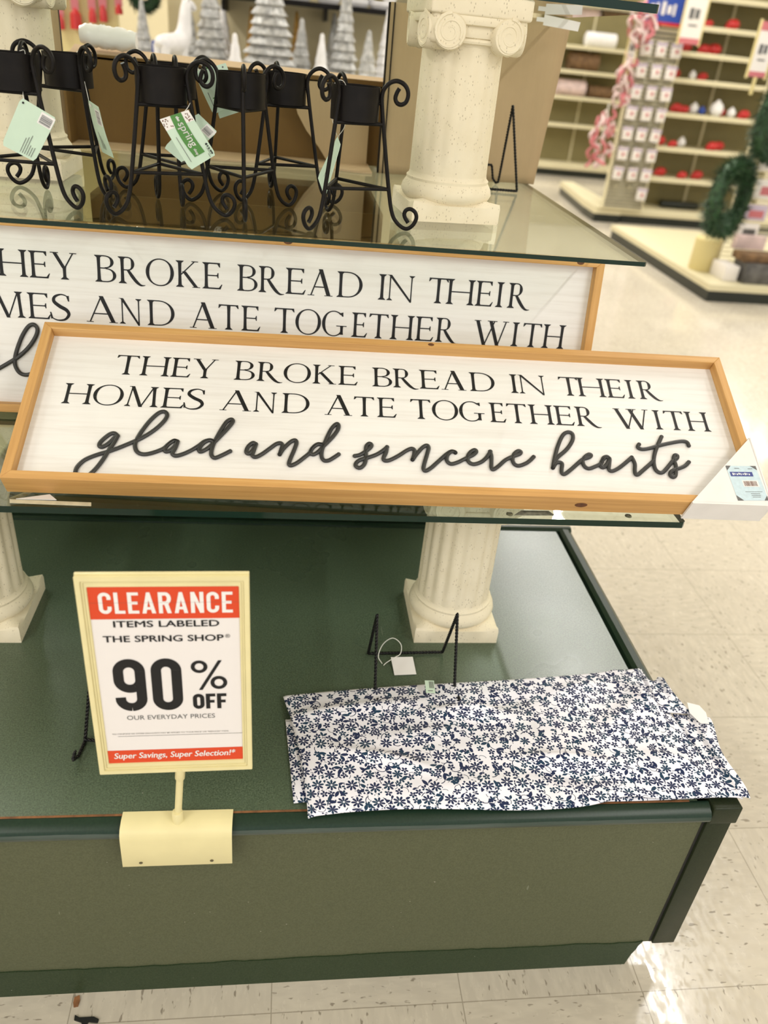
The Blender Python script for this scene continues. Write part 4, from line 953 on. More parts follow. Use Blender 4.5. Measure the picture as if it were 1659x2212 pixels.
def bars(u0, u1, v0, v1, n, seed, along='u'):
    r = random.Random(seed); out = []; k = (u1 - u0 if along == 'u' else v1 - v0) / n
    for i in range(n):
        wd = k * r.choice((0.35, 0.5, 0.7))
        out.append(rect(u0 + i * k, u0 + i * k + wd, v0, v1) if along == 'u' else rect(u0, u1, v0 + i * k, v0 + i * k + wd))
    return out
disc = lambda u, v, ru, rv: [(u + ru * math.cos(i * PI / 6), v + rv * math.sin(i * PI / 6)) for i in range(12)]
tag_card('A', [(-0.3475, 1.2, 1.2058), (-0.3046, 1.196, 1.1845), (-0.3396, 1.196, 1.1291), (-0.3804, 1.2, 1.1466)], [
    ('barcode_field', 'white', [rect(0.60, 0.99, 0.73, 0.97)]), ('barcode', 'greyink', bars(0.64, 0.95, 0.75, 0.93, 14, 3, 'v')), ('punched_hole', 'black', [disc(0.10, 0.93, 0.03, 0.022)]),
    ('small_print', 'greyink', [rect(0.52 + i * 0.065, 0.535 + i * 0.065, 0.05, (0.36, 0.40, 0.46, 0.27, 0.24, 0.26)[i]) for i in range(6)])],
    string=[(-0.344, 1.199, 1.203), (-0.346, 1.206, 1.212), (-0.350, 1.245, 1.235), (-0.352, 1.258, 1.256), (-0.356, 1.25, 1.2565)])
tag_card('B', [(-0.2854, 1.30, 1.2011), (-0.2667, 1.278, 1.1948), (-0.2527, 1.286, 1.1286), (-0.2736, 1.308, 1.133)], [
    ('barcode_field', 'white', [rect(0.52, 0.98, 0.62, 0.92)]), ('barcode', 'greyink', bars(0.58, 0.90, 0.64, 0.89, 11, 8, 'v')), ('punched_hole', 'white', [disc(0.2, 0.93, 0.12, 0.03)]),
    ('small_print', 'greyink', [rect(0.34 + i * 0.08, 0.365 + i * 0.08, 0.12, 0.45 - i * 0.07) for i in range(4)])], bend=0.002,
    string=[(-0.284, 1.299, 1.199), (-0.288, 1.310, 1.21), (-0.300, 1.345, 1.235), (-0.306, 1.36, 1.2565), (-0.306, 1.35, 1.257)])
tag_card('C', [(-0.126, 1.232, 1.2031), (-0.0988, 1.228, 1.1813), (-0.1486, 1.228, 1.1382), (-0.1734, 1.232, 1.1555)], [
    ('barcode_field', 'white', [rect(0.52, 0.98, 0.78, 0.98)]), ('barcode', 'greyink', bars(0.56, 0.9, 0.8, 0.95, 10, 4, 'v'))])
def curve_poly(pl, n=1): return pl
tc = [(-0.1711, 1.190, 1.1949), (-0.1329, 1.186, 1.2097), (-0.0979, 1.186, 1.158), (-0.1332, 1.190, 1.135)]
bandp = [[(0.36 - 0.06 * math.sin(PI * i / 8), 1 - i / 8 * 0.84), (0.74 - 0.04 * math.sin(PI * i / 8), 1 - i / 8 * 0.84), (0.74 - 0.04 * math.sin(PI * (i + 1) / 8), 1 - (i + 1) / 8 * 0.84), (0.36 - 0.06 * math.sin(PI * (i + 1) / 8), 1 - (i + 1) / 8 * 0.84)] for i in range(8)]
rot = lambda polys: [[(y, 1 - x) for x, y in p] for p in polys]
random.seed(9)
dots = [disc(random.uniform(0.02, 0.30) if i % 2 else random.uniform(0.8, 0.97), random.uniform(0.80, 0.98), 0.018, 0.014) for i in range(26)]
tag_card('C', tc, [
    ('flower_print', 'foam', [rect(0.0, 1.0, 0.78, 1.0)]), ('flower_dots', 'brownink', dots), ('green_band', 'leafgreen', bandp),
    ('lettering', 'white', rot(text_polys('spring', 0.17, 0.66, 0.37, 0.68, 0.004)) + rot(text_polys('the', 0.04, 0.14, 0.50, 0.60, 0.01)) + rot(text_polys('shop', 0.70, 0.83, 0.43, 0.55, 0.005))),
    ('price', 'ink', rot(text_polys('$12.99', 0.70, 0.95, 0.88, 0.95, 0.01))),
    ('small_print', 'greyink', [rect(0.17, 0.185, 0.12, 0.62), rect(0.80, 0.815, 0.02, 0.10), rect(0.855, 0.865, 0.06, 0.22)])],
    bend=0.0015, string=[(-0.140, 1.190, 1.205), (-0.134, 1.20, 1.213), (-0.134, 1.235, 1.222), (-0.140, 1.24, 1.24)])
tag_card('E', [(-0.1374, 1.315, 1.2476), (-0.1102, 1.312, 1.260), (-0.094, 1.318, 1.205), (-0.112, 1.324, 1.194)], [
    ('green_band', 'leafgreen', [rect(0.42, 0.80, 0.32, 1.0)]), ('small_print', 'greyink', [rect(0.25, 0.29, 0.15, 0.5)])], bend=0.003)
tag_card('E', [(-0.1075, 1.332, 1.2580), (-0.0935, 1.332, 1.2626), (-0.0716, 1.33, 1.2015), (-0.1052, 1.33, 1.1886)], [
    ('punched_hole', 'greyink', [disc(0.6, 0.94, 0.08, 0.02)]), ('green_band', 'leafgreen', [rect(0.45, 0.75, 0.12, 0.8)])], bend=0.003)
tag_card('H', [(0.0693, 1.262, 1.1858), (0.073, 1.235, 1.178), (0.0540, 1.226, 1.1069), (0.0435, 1.262, 1.1283)], [('small_print', 'greyink', [rect(0.4, 0.42, 0.2, 0.6)])],
    string=[(0.0693, 1.262, 1.1858), (0.0625, 1.245, 1.200), (0.0565, 1.235, 1.225), (0.060, 1.225, 1.255), (0.072, 1.222, 1.258), (0.078, 1.224, 1.240), (0.0775, 1.23, 1.205), (0.0700, 1.25, 1.187)])

# ------------------------------------------------------------------ things at the back of the middle glass
def wall_sheet(label, A_, B_, z0, z1, lean, right_strips):
    t = thing('picture_frame', label, 'frame', (A_[0], A_[1], z0), math.atan2(B_[1] - A_[1], B_[0] - A_[0]))
    L_ = math.hypot(B_[0] - A_[0], B_[1] - A_[1]); H = z1 - z0
    bm = bmesh.new(); N = 16; g = []
    rnd = random.Random(4)
    for j in range(N + 1):
        sk = 1 + 0.07 * j / N if A_[0] > 0 else 1.0
        g.append([bm.verts.new((L_ * i / N * sk, lean * j / N + 0.004 * math.sin(i * 0.9 + j * 0.35) * math.sin(PI * i / N), H * j / N)) for i in range(N + 1)])
    for j in range(N):
        for i in range(N): bm.faces.new([g[j][i], g[j][i + 1], g[j + 1][i + 1], g[j + 1][i]])
    o = finish('paper_backing', bm, M['kraft'], t, True, 180)
    so = o.modifiers.new('thickness', 'SOLIDIFY'); so.thickness = 0.008; so.offset = -1
    for (u0, u1, y) in right_strips:
        bm = bmesh.new(); add_box(bm, u0, u1, y - 0.004, y + 0.004, 0.0, H, 0.0008)
        for v in bm.verts: v.co.y += lean * v.co.z / H
        finish('moulding', bm, M['iron'], t)
    return t
wall_sheet('kraft paper backed picture frame standing behind the right upper column', (0.186, 1.768), (0.524, 1.785), ZU, 1.374, 0.010, [(-0.0035, 0.0, 0.0), (0.006, 0.0085, -0.006)])
wall_sheet('kraft paper backed picture frame behind the column cut off by the left edge', (-0.85, 1.815), (-0.443, 1.83), ZU, 1.374, 0.010, [(0.394, 0.398, -0.004), (0.404, 0.4085, 0.0)])
ct = thing('cardboard_carton', 'open brown cardboard carton lying behind the plant stands on the middle glass', 'box', (0, 0, 0))
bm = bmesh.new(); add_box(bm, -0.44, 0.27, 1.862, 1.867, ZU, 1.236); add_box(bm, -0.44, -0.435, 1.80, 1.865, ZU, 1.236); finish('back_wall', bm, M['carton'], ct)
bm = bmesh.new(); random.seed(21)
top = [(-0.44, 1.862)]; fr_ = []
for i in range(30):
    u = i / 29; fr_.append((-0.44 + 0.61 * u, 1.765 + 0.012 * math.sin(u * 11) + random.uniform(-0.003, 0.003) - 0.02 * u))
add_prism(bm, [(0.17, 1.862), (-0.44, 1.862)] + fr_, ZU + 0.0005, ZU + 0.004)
finish('bottom_flap', bm, M['cartonlit'], ct)
bm = bmesh.new()
p = [(-0.44, 1.862, 1.232), (0.27, 1.862, 1.226), (0.27, 1.93, 1.240), (-0.44, 1.93, 1.248)]
vs = [bm.verts.new(q) for q in p] + [bm.verts.new((q[0], q[1], q[2] - 0.004)) for q in p]
bm.faces.new(vs[:4]); bm.faces.new(vs[4:][::-1])
for k in range(4): bm.faces.new([vs[k], vs[4 + k], vs[4 + (k + 1) % 4], vs[(k + 1) % 4]])
finish('top_flap', bm, M['cartonlit'], ct)
bm = bmesh.new(); pl = [(0.020, 1.226), (0.012, 1.224), (0.006, 1.200), (0.016, 1.165), (0.035, 1.135), (0.062, 1.105), (0.085, 1.074), (0.165, 1.074), (0.165, 1.226)]
add_prism(bm, pl, 0, 0.004, Matrix(((1, 0, 0, 0), (0, 0, -1, 1.835), (0, 1, 0, 0), (0, 0, 0, 1))))
finish('torn_side_flap', bm, M['kraft'], ct)
bm = bmesh.new(); N = 26; rnd = random.Random(2); rings = []
for i in range(N + 1):
    u = i / N; r = 0.0205 * (0.75 + 0.25 * min(1, u * 6)) * (1 - 0.35 * max(0, u - 0.75) * 3)
    rings.append([bm.verts.new((-0.418 + 0.108 * u, 1.893 + r * math.cos(k * PI / 9) * 1.1, 1.2675 - 0.004 * u + r * math.sin(k * PI / 9) + rnd.uniform(-0.0012, 0.0012) + 0.0008 * math.sin(u * 23 + k))) for k in range(18)])
for i in range(N):
    for k in range(18): bm.faces.new([rings[i][k], rings[i][(k + 1) % 18], rings[i + 1][(k + 1) % 18], rings[i + 1][k]])
bm.faces.new(rings[0][::-1]); bm.faces.new(rings[-1])
tag(finish('plastic_roll', bm, M['plasticbag'], None, True, 60), 'crumpled white plastic roll lying on the top edge of the cardboard carton', 'plastic roll')
bm = bmesh.new()
for (px, s) in ((-0.182, 1), (-0.163, 0.8), (-0.150, 0.6)):
    add_tube(bm, [(px + 0.006 * s * math.cos(a), 1.856, 1.231 + 0.006 * s * math.sin(a)) for a in [i * 2 * PI / 14 for i in range(15)]], 0.0016, 6)
add_tube(bm, [(-0.19, 1.856, 1.226), (-0.145, 1.856, 1.224)], 0.0014, 6)
M['clear'] = plain('clear_plastic', (0.75, 0.72, 0.62, 1), 0.12, spec=0.8)
tag(finish('plastic_clip', bm, M['clear'], None, True, 60), 'small clear plastic hang clip at the top edge of the carton', 'clip')
c2_ = thing('cardboard_carton', 'added open carton that darkens the view under the middle glass between the columns', 'box', (0, 0, 0))  # carton added, left topless so the space below the glass looks dark
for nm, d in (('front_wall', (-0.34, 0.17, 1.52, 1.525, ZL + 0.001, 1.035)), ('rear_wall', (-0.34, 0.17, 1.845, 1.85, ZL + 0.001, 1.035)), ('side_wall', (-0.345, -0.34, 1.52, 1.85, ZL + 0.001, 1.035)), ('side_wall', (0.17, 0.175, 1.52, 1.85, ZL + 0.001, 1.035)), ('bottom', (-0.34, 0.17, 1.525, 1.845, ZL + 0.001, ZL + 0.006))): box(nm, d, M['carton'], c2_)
# price rail tag at the top right corner of the kraft sheet
t = thing('shelf_label', 'blank white paper label clipped under the topmost glass at the kraft sheet corner', 'label', (0.500, 1.70, 1.374), 0.05)
bm = bmesh.new(); add_prism(bm, [(-0.034, 0.004), (0.038, -0.002), (0.036, -0.017), (-0.034, -0.013)], -0.0006, 0.0006, Matrix(((1, 0, 0, 0), (0, 0, -1, 0), (0, 1, 0, 0), (0, 0, 0, 1)))); finish('label_card', bm, M['white'], t)
box('clip_tab', (-0.048, -0.030, -0.001, 0.001, -0.008, -0.001), M['white'], t)

# tape, bumpers, cord, floor litter
tp = thing('tape_strip', 'strip of old masking tape stuck along the lower glass near the left column', 'tape', (0, 0, ZL))
bm = bmesh.new(); add_prism(bm, [(-0.357, 0.9475), (-0.252, 0.9445), (-0.254, 0.954), (-0.36, 0.957)], 0.0002, 0.0006); finish('tape_film', bm, M['tape'], tp)
bm = bmesh.new(); add_prism(bm, [(-0.352, 0.958), (-0.300, 0.958), (-0.312, 0.972)], 0.0002, 0.0012); tag(finish('paper_scrap', bm, M['white'], None), 'torn white paper corner on the lower glass beside the masking tape', 'paper'); bpy.data.objects['paper_scrap'].location = (0, 0, ZL)
bm = bmesh.new(); add_prism(bm, [(0.335, 0.9475), (0.398, 0.950), (0.392, 0.963), (0.350, 0.962)], 0.0002, 0.0005); sm = tag(finish('tape_residue', bm, M['smudge'], None), 'dark smudged tape residue on the lower glass right of the column', 'tape'); sm.location = (0, 0, ZL)
for x_, y_, lb in ((0.330, 0.951, 'small round bumper on the lower glass directly above the right column'), (0.512, 0.954, 'small round bumper on the lower glass close to its right corner')):
    bm = bmesh.new(); add_lathe(bm, [(0.0052, 0.0), (0.005, 0.0012), (0.0035, 0.002), (0.003, 0.0012)], 16); o = tag(finish('glass_bumper', bm, M['rubber'], None, True), lb, 'bumper', 'glass bumpers'); o.location = (x_, y_, ZL)
tag(tube('jute_cord', spline([(-0.418, 1.235, 0.728), (-0.408, 1.245, 0.69), (-0.398, 1.25, 0.655), (-0.402, 1.252, 0.62), (-0.43, 1.25, 0.585), (-0.47, 1.235, 0.57)], 6), 0.0038, M['jute']), 'loop of beige jute cord hanging behind the left lower column', 'cord')
bm = bmesh.new(); add_prism(bm, [(-0.2905, 0.668), (-0.283, 0.664), (-0.262, 0.664), (-0.254, 0.660), (-0.255, 0.655), (-0.268, 0.657), (-0.274, 0.650), (-0.279, 0.657), (-0.290, 0.661)], 0.0, 0.003)
tag(finish('plastic_scrap', bm, M['black'], None), 'black broken plastic scrap lying on the floor tile at the bottom left', 'scrap')
bm = bmesh.new(); add_prism(bm, [(-0.297, 0.694), (-0.290, 0.697), (-0.288, 0.690), (-0.289, 0.681), (-0.295, 0.680), (-0.297, 0.686)], 0.0, 0.003)
tag(finish('wood_chip', bm, M['chip'], None), 'reddish brown chip on the floor at the foot of the table front', 'chip')

# ------------------------------------------------------------------ shop fixtures in the distance
M['fix'] = plain('cream_steel_fixture', (0.66, 0.60, 0.40, 1), 0.45)
M['fixback'] = plain('tan_pegboard', (0.21, 0.18, 0.075, 1), 0.6, noise=0.05, nscale=6)
M['kick'] = plain('black_green_kick', (0.008, 0.012, 0.008, 1), 0.4)
M['redx'] = plain('bright_red', (0.50, 0.02, 0.02, 1), 0.35)
M['pinkred'] = plain('faded_red', (0.52, 0.15, 0.17, 1), 0.5)
M['silver'] = plain('silver_tinsel', (0.44, 0.44, 0.43, 1), 0.5, 0.2, noise=0.35, nscale=45)
M['snow'] = plain('frosted_white', (0.80, 0.79, 0.80, 1), 0.5, noise=0.08, nscale=30)
M['gold'] = plain('gold_tinsel', (0.42, 0.23, 0.04, 1), 0.5, 0.2, noise=0.3, nscale=45)
M['blue'] = plain('royal_blue', (0.02, 0.06, 0.32, 1), 0.4)
M['fir'] = plain('dark_fir_green', (0.018, 0.055, 0.018, 1), 0.6, noise=0.6, nscale=40)
M['packwhite'] = plain('white_package', (0.74, 0.70, 0.66, 1), 0.4)
M['brown'] = plain('brown_woven', (0.16, 0.09, 0.04, 1), 0.8, noise=0.4, nscale=20)
M['pinkish'] = plain('pale_rose_cloth', (0.62, 0.48, 0.46, 1), 0.8, noise=0.2, nscale=14)
M['grey'] = plain('grey_box_print', (0.09, 0.085, 0.08, 1), 0.5, noise=0.4, nscale=20)
M['lilac'] = plain('lilac_print', (0.50, 0.42, 0.52, 1), 0.5)
M['yellow'] = plain('pale_yellow_plastic', (0.66, 0.56, 0.26, 1), 0.5)

def gondola(name, label, x0, x1, yf, yb, base_h, kick_h, shelves, sdep, top, base_front=None):
    t = thing(name, label, 'shelf unit', (0, 0, 0))
    bf = base_front if base_front is not None else yf - sdep
    box('kick_base', (x0 + 0.02, x1, bf + 0.03, yb, 0, kick_h), M['kick'], t)
    box('base_deck', (x0, x1, bf, yb, kick_h, base_h), M['fix'], t, 0.006)
    box('back_panel', (x0, x1, yf, yb, base_h, top), M['fixback'], t)
    for z in shelves:
        bm = bmesh.new(); add_box(bm, x0, x1, yf - sdep, yf, z - 0.012, z, 0.002); add_box(bm, x0, x1, yf - sdep - 0.012, yf - sdep, z - 0.035, z + 0.006, 0.003)
        finish('shelf', bm, M['fix'], t, True)
    for x in (x0, (x0 + x1) / 2, x1 - 0.02):
        box('upright', (x, x + 0.02, yf - 0.012, yf, base_h, top), M['fix'], t)
    return t
gondola('gondola_shelf', 'tall cream shelf unit with seven nearly empty shelves of red leftovers, upper right', 3.16, 4.75, 8.10, 8.16, 0.13, 0.075, [0.42, 0.685, 0.97, 1.245, 1.45, 1.65, 1.87], 0.38, 2.2, 7.66)
gondola('gondola_shelf', 'far cream shelf unit with rolled rugs, between kraft sheet and package rack', 2.95, 4.35, 11.0, 11.06, 0.15, 0.08, [0.60, 0.91, 1.19, 1.45], 0.30, 2.0, 10.68)
# end platform of the near unit
ep = thing('end_platform', 'low cream display platform with black base under the package rack', 'platform')
def platform(t, poly, k, h, inset=0.02):
    c = Vector((sum(p[0] for p in poly) / len(poly), sum(p[1] for p in poly) / len(poly)))
    bm = bmesh.new(); add_prism(bm, [tuple(c + (Vector(p) - c) * 0.985) for p in poly], 0, k); finish('kick_base', bm, M['kick'], t)
    bm = bmesh.new(); add_prism(bm, poly, k, h); finish('base_deck', bm, M['fix'], t)
platform(ep, [(2.89, 7.64), (3.155, 7.64), (3.155, 9.2), (3.02, 9.2), (2.90, 8.0)], 0.075, 0.135)
# package rack
pr_ = thing('package_rack', 'narrow cream pegged rack hung with rows of small white packages', 'rack', (0, 0, 0))
box('rack_panel', (2.93, 3.33, 7.60, 7.625, 0.136, 1.60), M['fix'], pr_)
for x in (2.93, 3.315): box('rack_post', (x, x + 0.015, 7.585, 7.60, 0.136, 1.60), M['fix'], pr_)
for r in range(8):
    bm = bmesh.new()
    for c in range(3): add_tube(bm, [(2.99 + c * 0.135, 7.60, 1.50 - r * 0.165), (2.99 + c * 0.135, 7.50, 1.50 - r * 0.165)], 0.004, 6)
    finish('peg_row', bm, M['fix'], pr_)
bm = bmesh.new()
for k in range(44): add_box(bm, 2.945, 3.315, 7.590, 7.600, 0.16 + k * 0.0325, 0.171 + k * 0.0325)
finish('slot_rows', bm, M['grey'], pr_)
def package():
    t = empty('hanging_package')
    bm = bmesh.new(); add_box(bm, -0.045, 0.045, -0.012, 0.012, -0.10, 0.01, 0.008); finish('blister', bm, M['packwhite'], t, True)
    bm = bmesh.new(); add_lathe(bm, [(0.015, 0), (0.012, 0.006)], 14, M=Matrix.Translation((0.005, -0.012, -0.05)) @ Matrix.Rotation(PI / 2, 4, 'X')); finish('ornament', bm, M['pinkred'], t)
    bm = bmesh.new(); add_box(bm, -0.045, 0.045, -0.0135, -0.012, -0.018, 0.008); finish('header', bm, M['lilac'], t)
    return t
pk = package(); first = True
random.seed(31)
for r in range(8):
    for c in range(3):
        if r == 7 and c < 2: continue
        o = pk if first else copy_tree(pk); first = False
        o.location = (2.99 + c * 0.135, 7.525, 1.49 - r * 0.165); o.rotation_euler = (0, random.uniform(-0.08, 0.08), random.uniform(-0.2, 0.2))
        tag(o, 'small white blister package hanging on the narrow cream pegged rack', 'package', 'packages on the pegged rack')
# striped garlands hanging at the rack's left side
def garland(label, x, y, z0, z1, r, seed):
    rnd = random.Random(seed); bm = bmesh.new(); bm2 = bmesh.new()
    for i in range(26):
        a = rnd.uniform(0, 2 * PI); z = z0 + (z1 - z0) * i / 25; rad = r * (0.5 + 0.5 * math.sin(PI * (i + 2) / 29))
        p = Vector((x + rad * math.cos(a) * 0.8, y + rad * math.sin(a) * 0.6, z))
        pts = [p, p + Vector((rnd.uniform(-0.05, 0.05), rnd.uniform(-0.04, 0.04), -0.05)), p + Vector((rnd.uniform(-0.07, 0.07), rnd.uniform(-0.05, 0.05), -0.10))]
        add_tube(bm if i % 2 else bm2, spline(pts, 3), 0.013, 6)
    t = thing('striped_garland', label, 'garland', (0, 0, 0), 0, 'striped garlands')
    finish('red_strands', bm, M['pinkred'], t, True, 80); finish('white_strands', bm2, M['pinkish'], t, True, 80)
    box('cord', (x - 0.004, x + 0.004, y - 0.004, y + 0.004, z0, z1 + 0.05), M['string'], t)
garland('red and white striped garland hanging lowest beside the package rack', 2.76, 7.50, 0.58, 0.96, 0.10, 1)
garland('red and white striped garland hanging midway up beside the package rack', 2.83, 7.46, 1.08, 1.40, 0.06, 2)
garland('pink striped garland hanging under the blue header sign', 2.85, 7.40, 1.53, 1.76, 0.10, 3)
# leftovers on the shelves
random.seed(41)
def leftover(x, z, kind, k=1.0, y=7.84):
    if kind == 'r':
        bm = bmesh.new(); bmesh.ops.create_uvsphere(bm, u_segments=12, v_segments=8, radius=0.032 * k, matrix=Matrix.Translation((0, 0, 0.03 * k)) @ Matrix.Scale(1.5, 4, (1, 0, 0)))
        add_box(bm, -0.05 * k, 0.02 * k, -0.02, 0.02, 0, 0.03 * k, 0.006)
        o = finish('red_bow', bm, M['redx'], None, True, 60); tag(o, 'small red gift bow left over on the cream shelf unit', 'bow', 'red leftovers on the shelves')
    else:
        bm = bmesh.new(); add_lathe(bm, [(0.016 * k, 0), (0.030 * k, 0.012 * k), (0.036 * k, 0.035 * k), (0.028 * k, 0.058 * k), (0.012 * k, 0.068 * k), (0.010 * k, 0.078 * k)], 16)
        o = finish('white_ornament', bm, M['snow'] if kind == 'w' else M['blue'], None, True, 50)
        tag(o, 'small white ornament left over on the cream shelf unit' if kind == 'w' else 'small blue ornament on the fourth shelf of the cream unit', 'ornament', 'white leftovers on the shelves' if kind == 'w' else None)
    o.location = (x, y + random.uniform(-0.06, 0.06), z + 0.004)
for x, z, kd, k in [(3.45, 1.65, 'r', .9), (3.62, 1.65, 'r', .9), (3.84, 1.65, 'r', 1.3), (3.50, 1.45, 'r', 1.2), (3.66, 1.45, 'r', 1.2), (3.76, 1.45, 'r', 1.4), (3.44, 1.245, 'r', 1.1), (3.60, 1.245, 'w', .9), (3.72, 1.245, 'r', 1.0),
                    (3.38, .97, 'r', 1.2), (3.55, .97, 'r', 1.2), (3.62, .97, 'r', 1.0), (3.72, .97, 'w', 1.2), (3.78, .97, 'b', .9), (3.90, .97, 'w', 1.7), (4.05, .97, 'w', 1.1), (3.98, .97, 'r', 1.1), (4.18, .97, 'r', 1.2),
                    (3.34, .685, 'r', 1.0), (3.45, .685, 'r', 1.3), (3.56, .685, 'r', .9), (3.68, .685, 'w', 1.1), (3.95, .685, 'r', 1.2), (4.06, .685, 'r', 1.2),
                    (3.55, .42, 'r', 1.2), (3.74, .42, 'r', 1.0), (3.92, .42, 'r', 1.2)]: leftover(x, z, kd, k)
bm = bmesh.new(); add_box(bm, -0.20, 0.20, -0.05, 0.05, 0, 0.06, 0.02); o = tag(finish('black_pouch', bm, M['kick'], None, True), 'black pouch lying on the base deck of the cream shelf unit', 'pouch'); o.location = (3.85, 7.95, 0.136)
# rugs on the far unit
for k, (x, z, r, m, lb) in enumerate([(3.55, 1.19, 0.10, 'brown', 'brown rolled rug on the far cream shelf unit, above the folded throws'), (3.45, 0.91, 0.09, 'pinkish', 'rose folded throw on the far cream shelf unit under the brown rug'), (3.87, 0.91, 0.07, 'brown', 'tan folded throw on the far shelf unit beside the rose one'), (3.72, 1.45, 0.08, 'snow', 'white bundle on the top shelf of the far cream unit')]):
    bm = bmesh.new(); Mx = Matrix.Translation((0, 0, r)) @ Matrix.Rotation(PI / 2, 4, 'Y')
    add_lathe(bm, [(r * 0.8, -0.19), (r, -0.18), (r, 0.18), (r * 0.8, 0.19)], 20, M=Mx); o = tag(finish('rolled_rug' if m == 'brown' and z > 1 else 'folded_throw', bm, M[m], None, True), lb, 'textile'); o.location = (x, 10.85, z + 0.002)
# placards
def placard(label, x, y, z0, z1, w_, pole_to=None, m='packwhite', cap='pinkred', rz=0.0):
    t = thing('placard', label, 'sign', (x, y, z0), rz); H = z1 - z0
    box('card', (-w_ / 2, w_ / 2, -0.004, 0.004, 0, H), M[m], t)
    box('header', (-w_ / 2, w_ / 2, -0.006, -0.004, H * 0.84, H), M[cap], t); box('footer', (-w_ / 2, w_ / 2, -0.006, -0.004, 0, H * 0.10), M[cap], t)
    for e_ in (-1, 1): box('holder_rail', (e_ * w_ / 2 - 0.006, e_ * w_ / 2 + 0.006, -0.007, 0.007, -0.01, H + 0.01), M['yellow'], t)
    bm = bmesh.new(); add_polys(bm, [rect(-w_ * 0.26, -w_ * 0.06, H * 0.42, H * 0.6), rect(0.0, w_ * 0.2, H * 0.43, H * 0.59), rect(-w_ * 0.2, w_ * 0.2, H * 0.30, H * 0.33)], 0)
    Mx = Matrix(((1, 0, 0, 0), (0, 0, -1, -0.0065), (0, 1, 0, 0), (0, 0, 0, 1)))
    for v in bm.verts: v.co = Mx @ v.co
    finish('faded_print', bm, M['greyink'], t)
    if pole_to is not None: box('pole', (-0.008, 0.008, -0.008, 0.008, pole_to - z0, 0), M['yellow'], t)
    return t
placard('slim red and white placard on the rear side of the package rack', 2.84, 7.45, 1.30, 1.56, 0.085, 1.15)
placard('large red and white clearance placard beside the blue header sign', 3.27, 7.35, 1.50, 1.92, 0.19, None)
placard('red and white placard in a yellow holder above the green wreaths', 2.79, 5.20, 1.315, 1.60, 0.115, 1.22, 'packwhite', 'pinkred', -0.1)
placard('white placard cut off by the right edge above the wreaths', 3.06, 5.30, 1.36, 1.75, 0.22, None, 'packwhite', 'packwhite')
hs = thing('header_sign', 'blue header sign with blurred white print on top of the package rack', 'sign', (3.08, 7.50, 1.62))
box('header_board', (-0.18, 0.15, 0, 0.02, 0.02, 0.36), M['blue'], hs)
bm = bmesh.new(); add_polys(bm, [rect(-0.14 + 0.05 * i_, -0.14 + 0.05 * i_ + (0.035, 0.022, 0.03)[i_ % 3], 0.07 + 0.01 * (i_ % 2), 0.14 + 0.012 * (i_ % 3)) for i_ in range(5)] + [disc(-0.10 + 0.085 * i_, 0.26, 0.024, 0.024) for i_ in range(3)], 0)
Mx = Matrix(((1, 0, 0, 0), (0, 0, -1, -0.002), (0, 1, 0, 0), (0, 0, 0, 1)))
for v in bm.verts: v.co = Mx @ v.co
finish('white_print', bm, M['packwhite'], hs); box('red_stripe', (-0.18, 0.15, -0.003, 0.0, -0.005, 0.02), M['redx'], hs)
# right hand rack with wreaths
rp = thing('corner_platform', 'cream corner platform with black base at the right edge', 'platform')
platform(rp, [(2.785, 5.0), (4.2, 5.03), (4.2, 6.9), (2.785, 6.9)], 0.075, 0.115)
rk = thing('wire_rack', 'cream wire grid rack cut off by the right edge, on the corner platform', 'rack')
for i in range(2): box('rack_post', (2.985 + i * 0.72, 3.005 + i * 0.72, 5.38, 5.40, 0.116, 1.9), M['fix'], rk)
bm = bmesh.new()
for k in range(58): add_tube(bm, [(2.97, 5.375, 0.20 + k * 0.029), (3.72, 5.375, 0.20 + k * 0.029)], 0.0045, 5)
finish('grid_wires', bm, M['fix'], rk)
random.seed(51)
for k, (x, z, w_, h, m) in enumerate([(3.15, 0.92, 0.16, 0.13, 'packwhite'), (3.18, 0.74, 0.18, 0.12, 'packwhite'), (3.14, 0.58, 0.16, 0.10, 'lilac'), (3.13, 0.46, 0.14, 0.10, 'packwhite'), (3.17, 1.10, 0.15, 0.12, 'packwhite')]):
    t = thing('craft_package', 'craft package hanging on the cream wire grid rack at the right edge', 'package', (x, 5.33, z), 0, 'packages on the wire grid rack')
    box('card', (-w_ / 2, w_ / 2, 0, 0.02, -h, 0), M[m], t, 0.004); box('print', (-w_ * 0.3, w_ * 0.35, -0.002, 0, -h * 0.8, -h * 0.35), M[random.choice(('grey', 'lilac', 'pinkred'))], t)
for x, y, z, w_, d_, h, m, lb in [(3.20, 5.17, 0.116, 0.30, 0.18, 0.13, 'grey', 'dark grey printed box on the corner platform at the right edge'), (2.98, 5.22, 0.116, 0.10, 0.20, 0.10, 'packwhite', 'white booklet stack on the corner platform left of the dark box'), (3.16, 5.20, 0.248, 0.26, 0.16, 0.05, 'brown', 'flat brown box on top of the dark grey printed box'), (3.14, 5.30, 0.30, 0.22, 0.05, 0.09, 'pinkish', 'pale pink packet standing behind the brown box')]:
    bm = bmesh.new(); add_box(bm, -w_ / 2, w_ / 2, -d_ / 2, d_ / 2, 0, h, 0.005); o = tag(finish('printed_box', bm, M[m], None, True), lb, 'box'); o.location = (x, y, z)
bm = bmesh.new(); add_lathe(bm, [(0.085, 0), (0.09, 0.01), (0.09, 0.21), (0.082, 0.22)], 28); o = tag(finish('storage_tub', bm, M['yellow'], None, True), 'pale yellow round tub on the corner platform behind the booklets', 'tub'); o.location = (2.915, 5.42, 0.116)
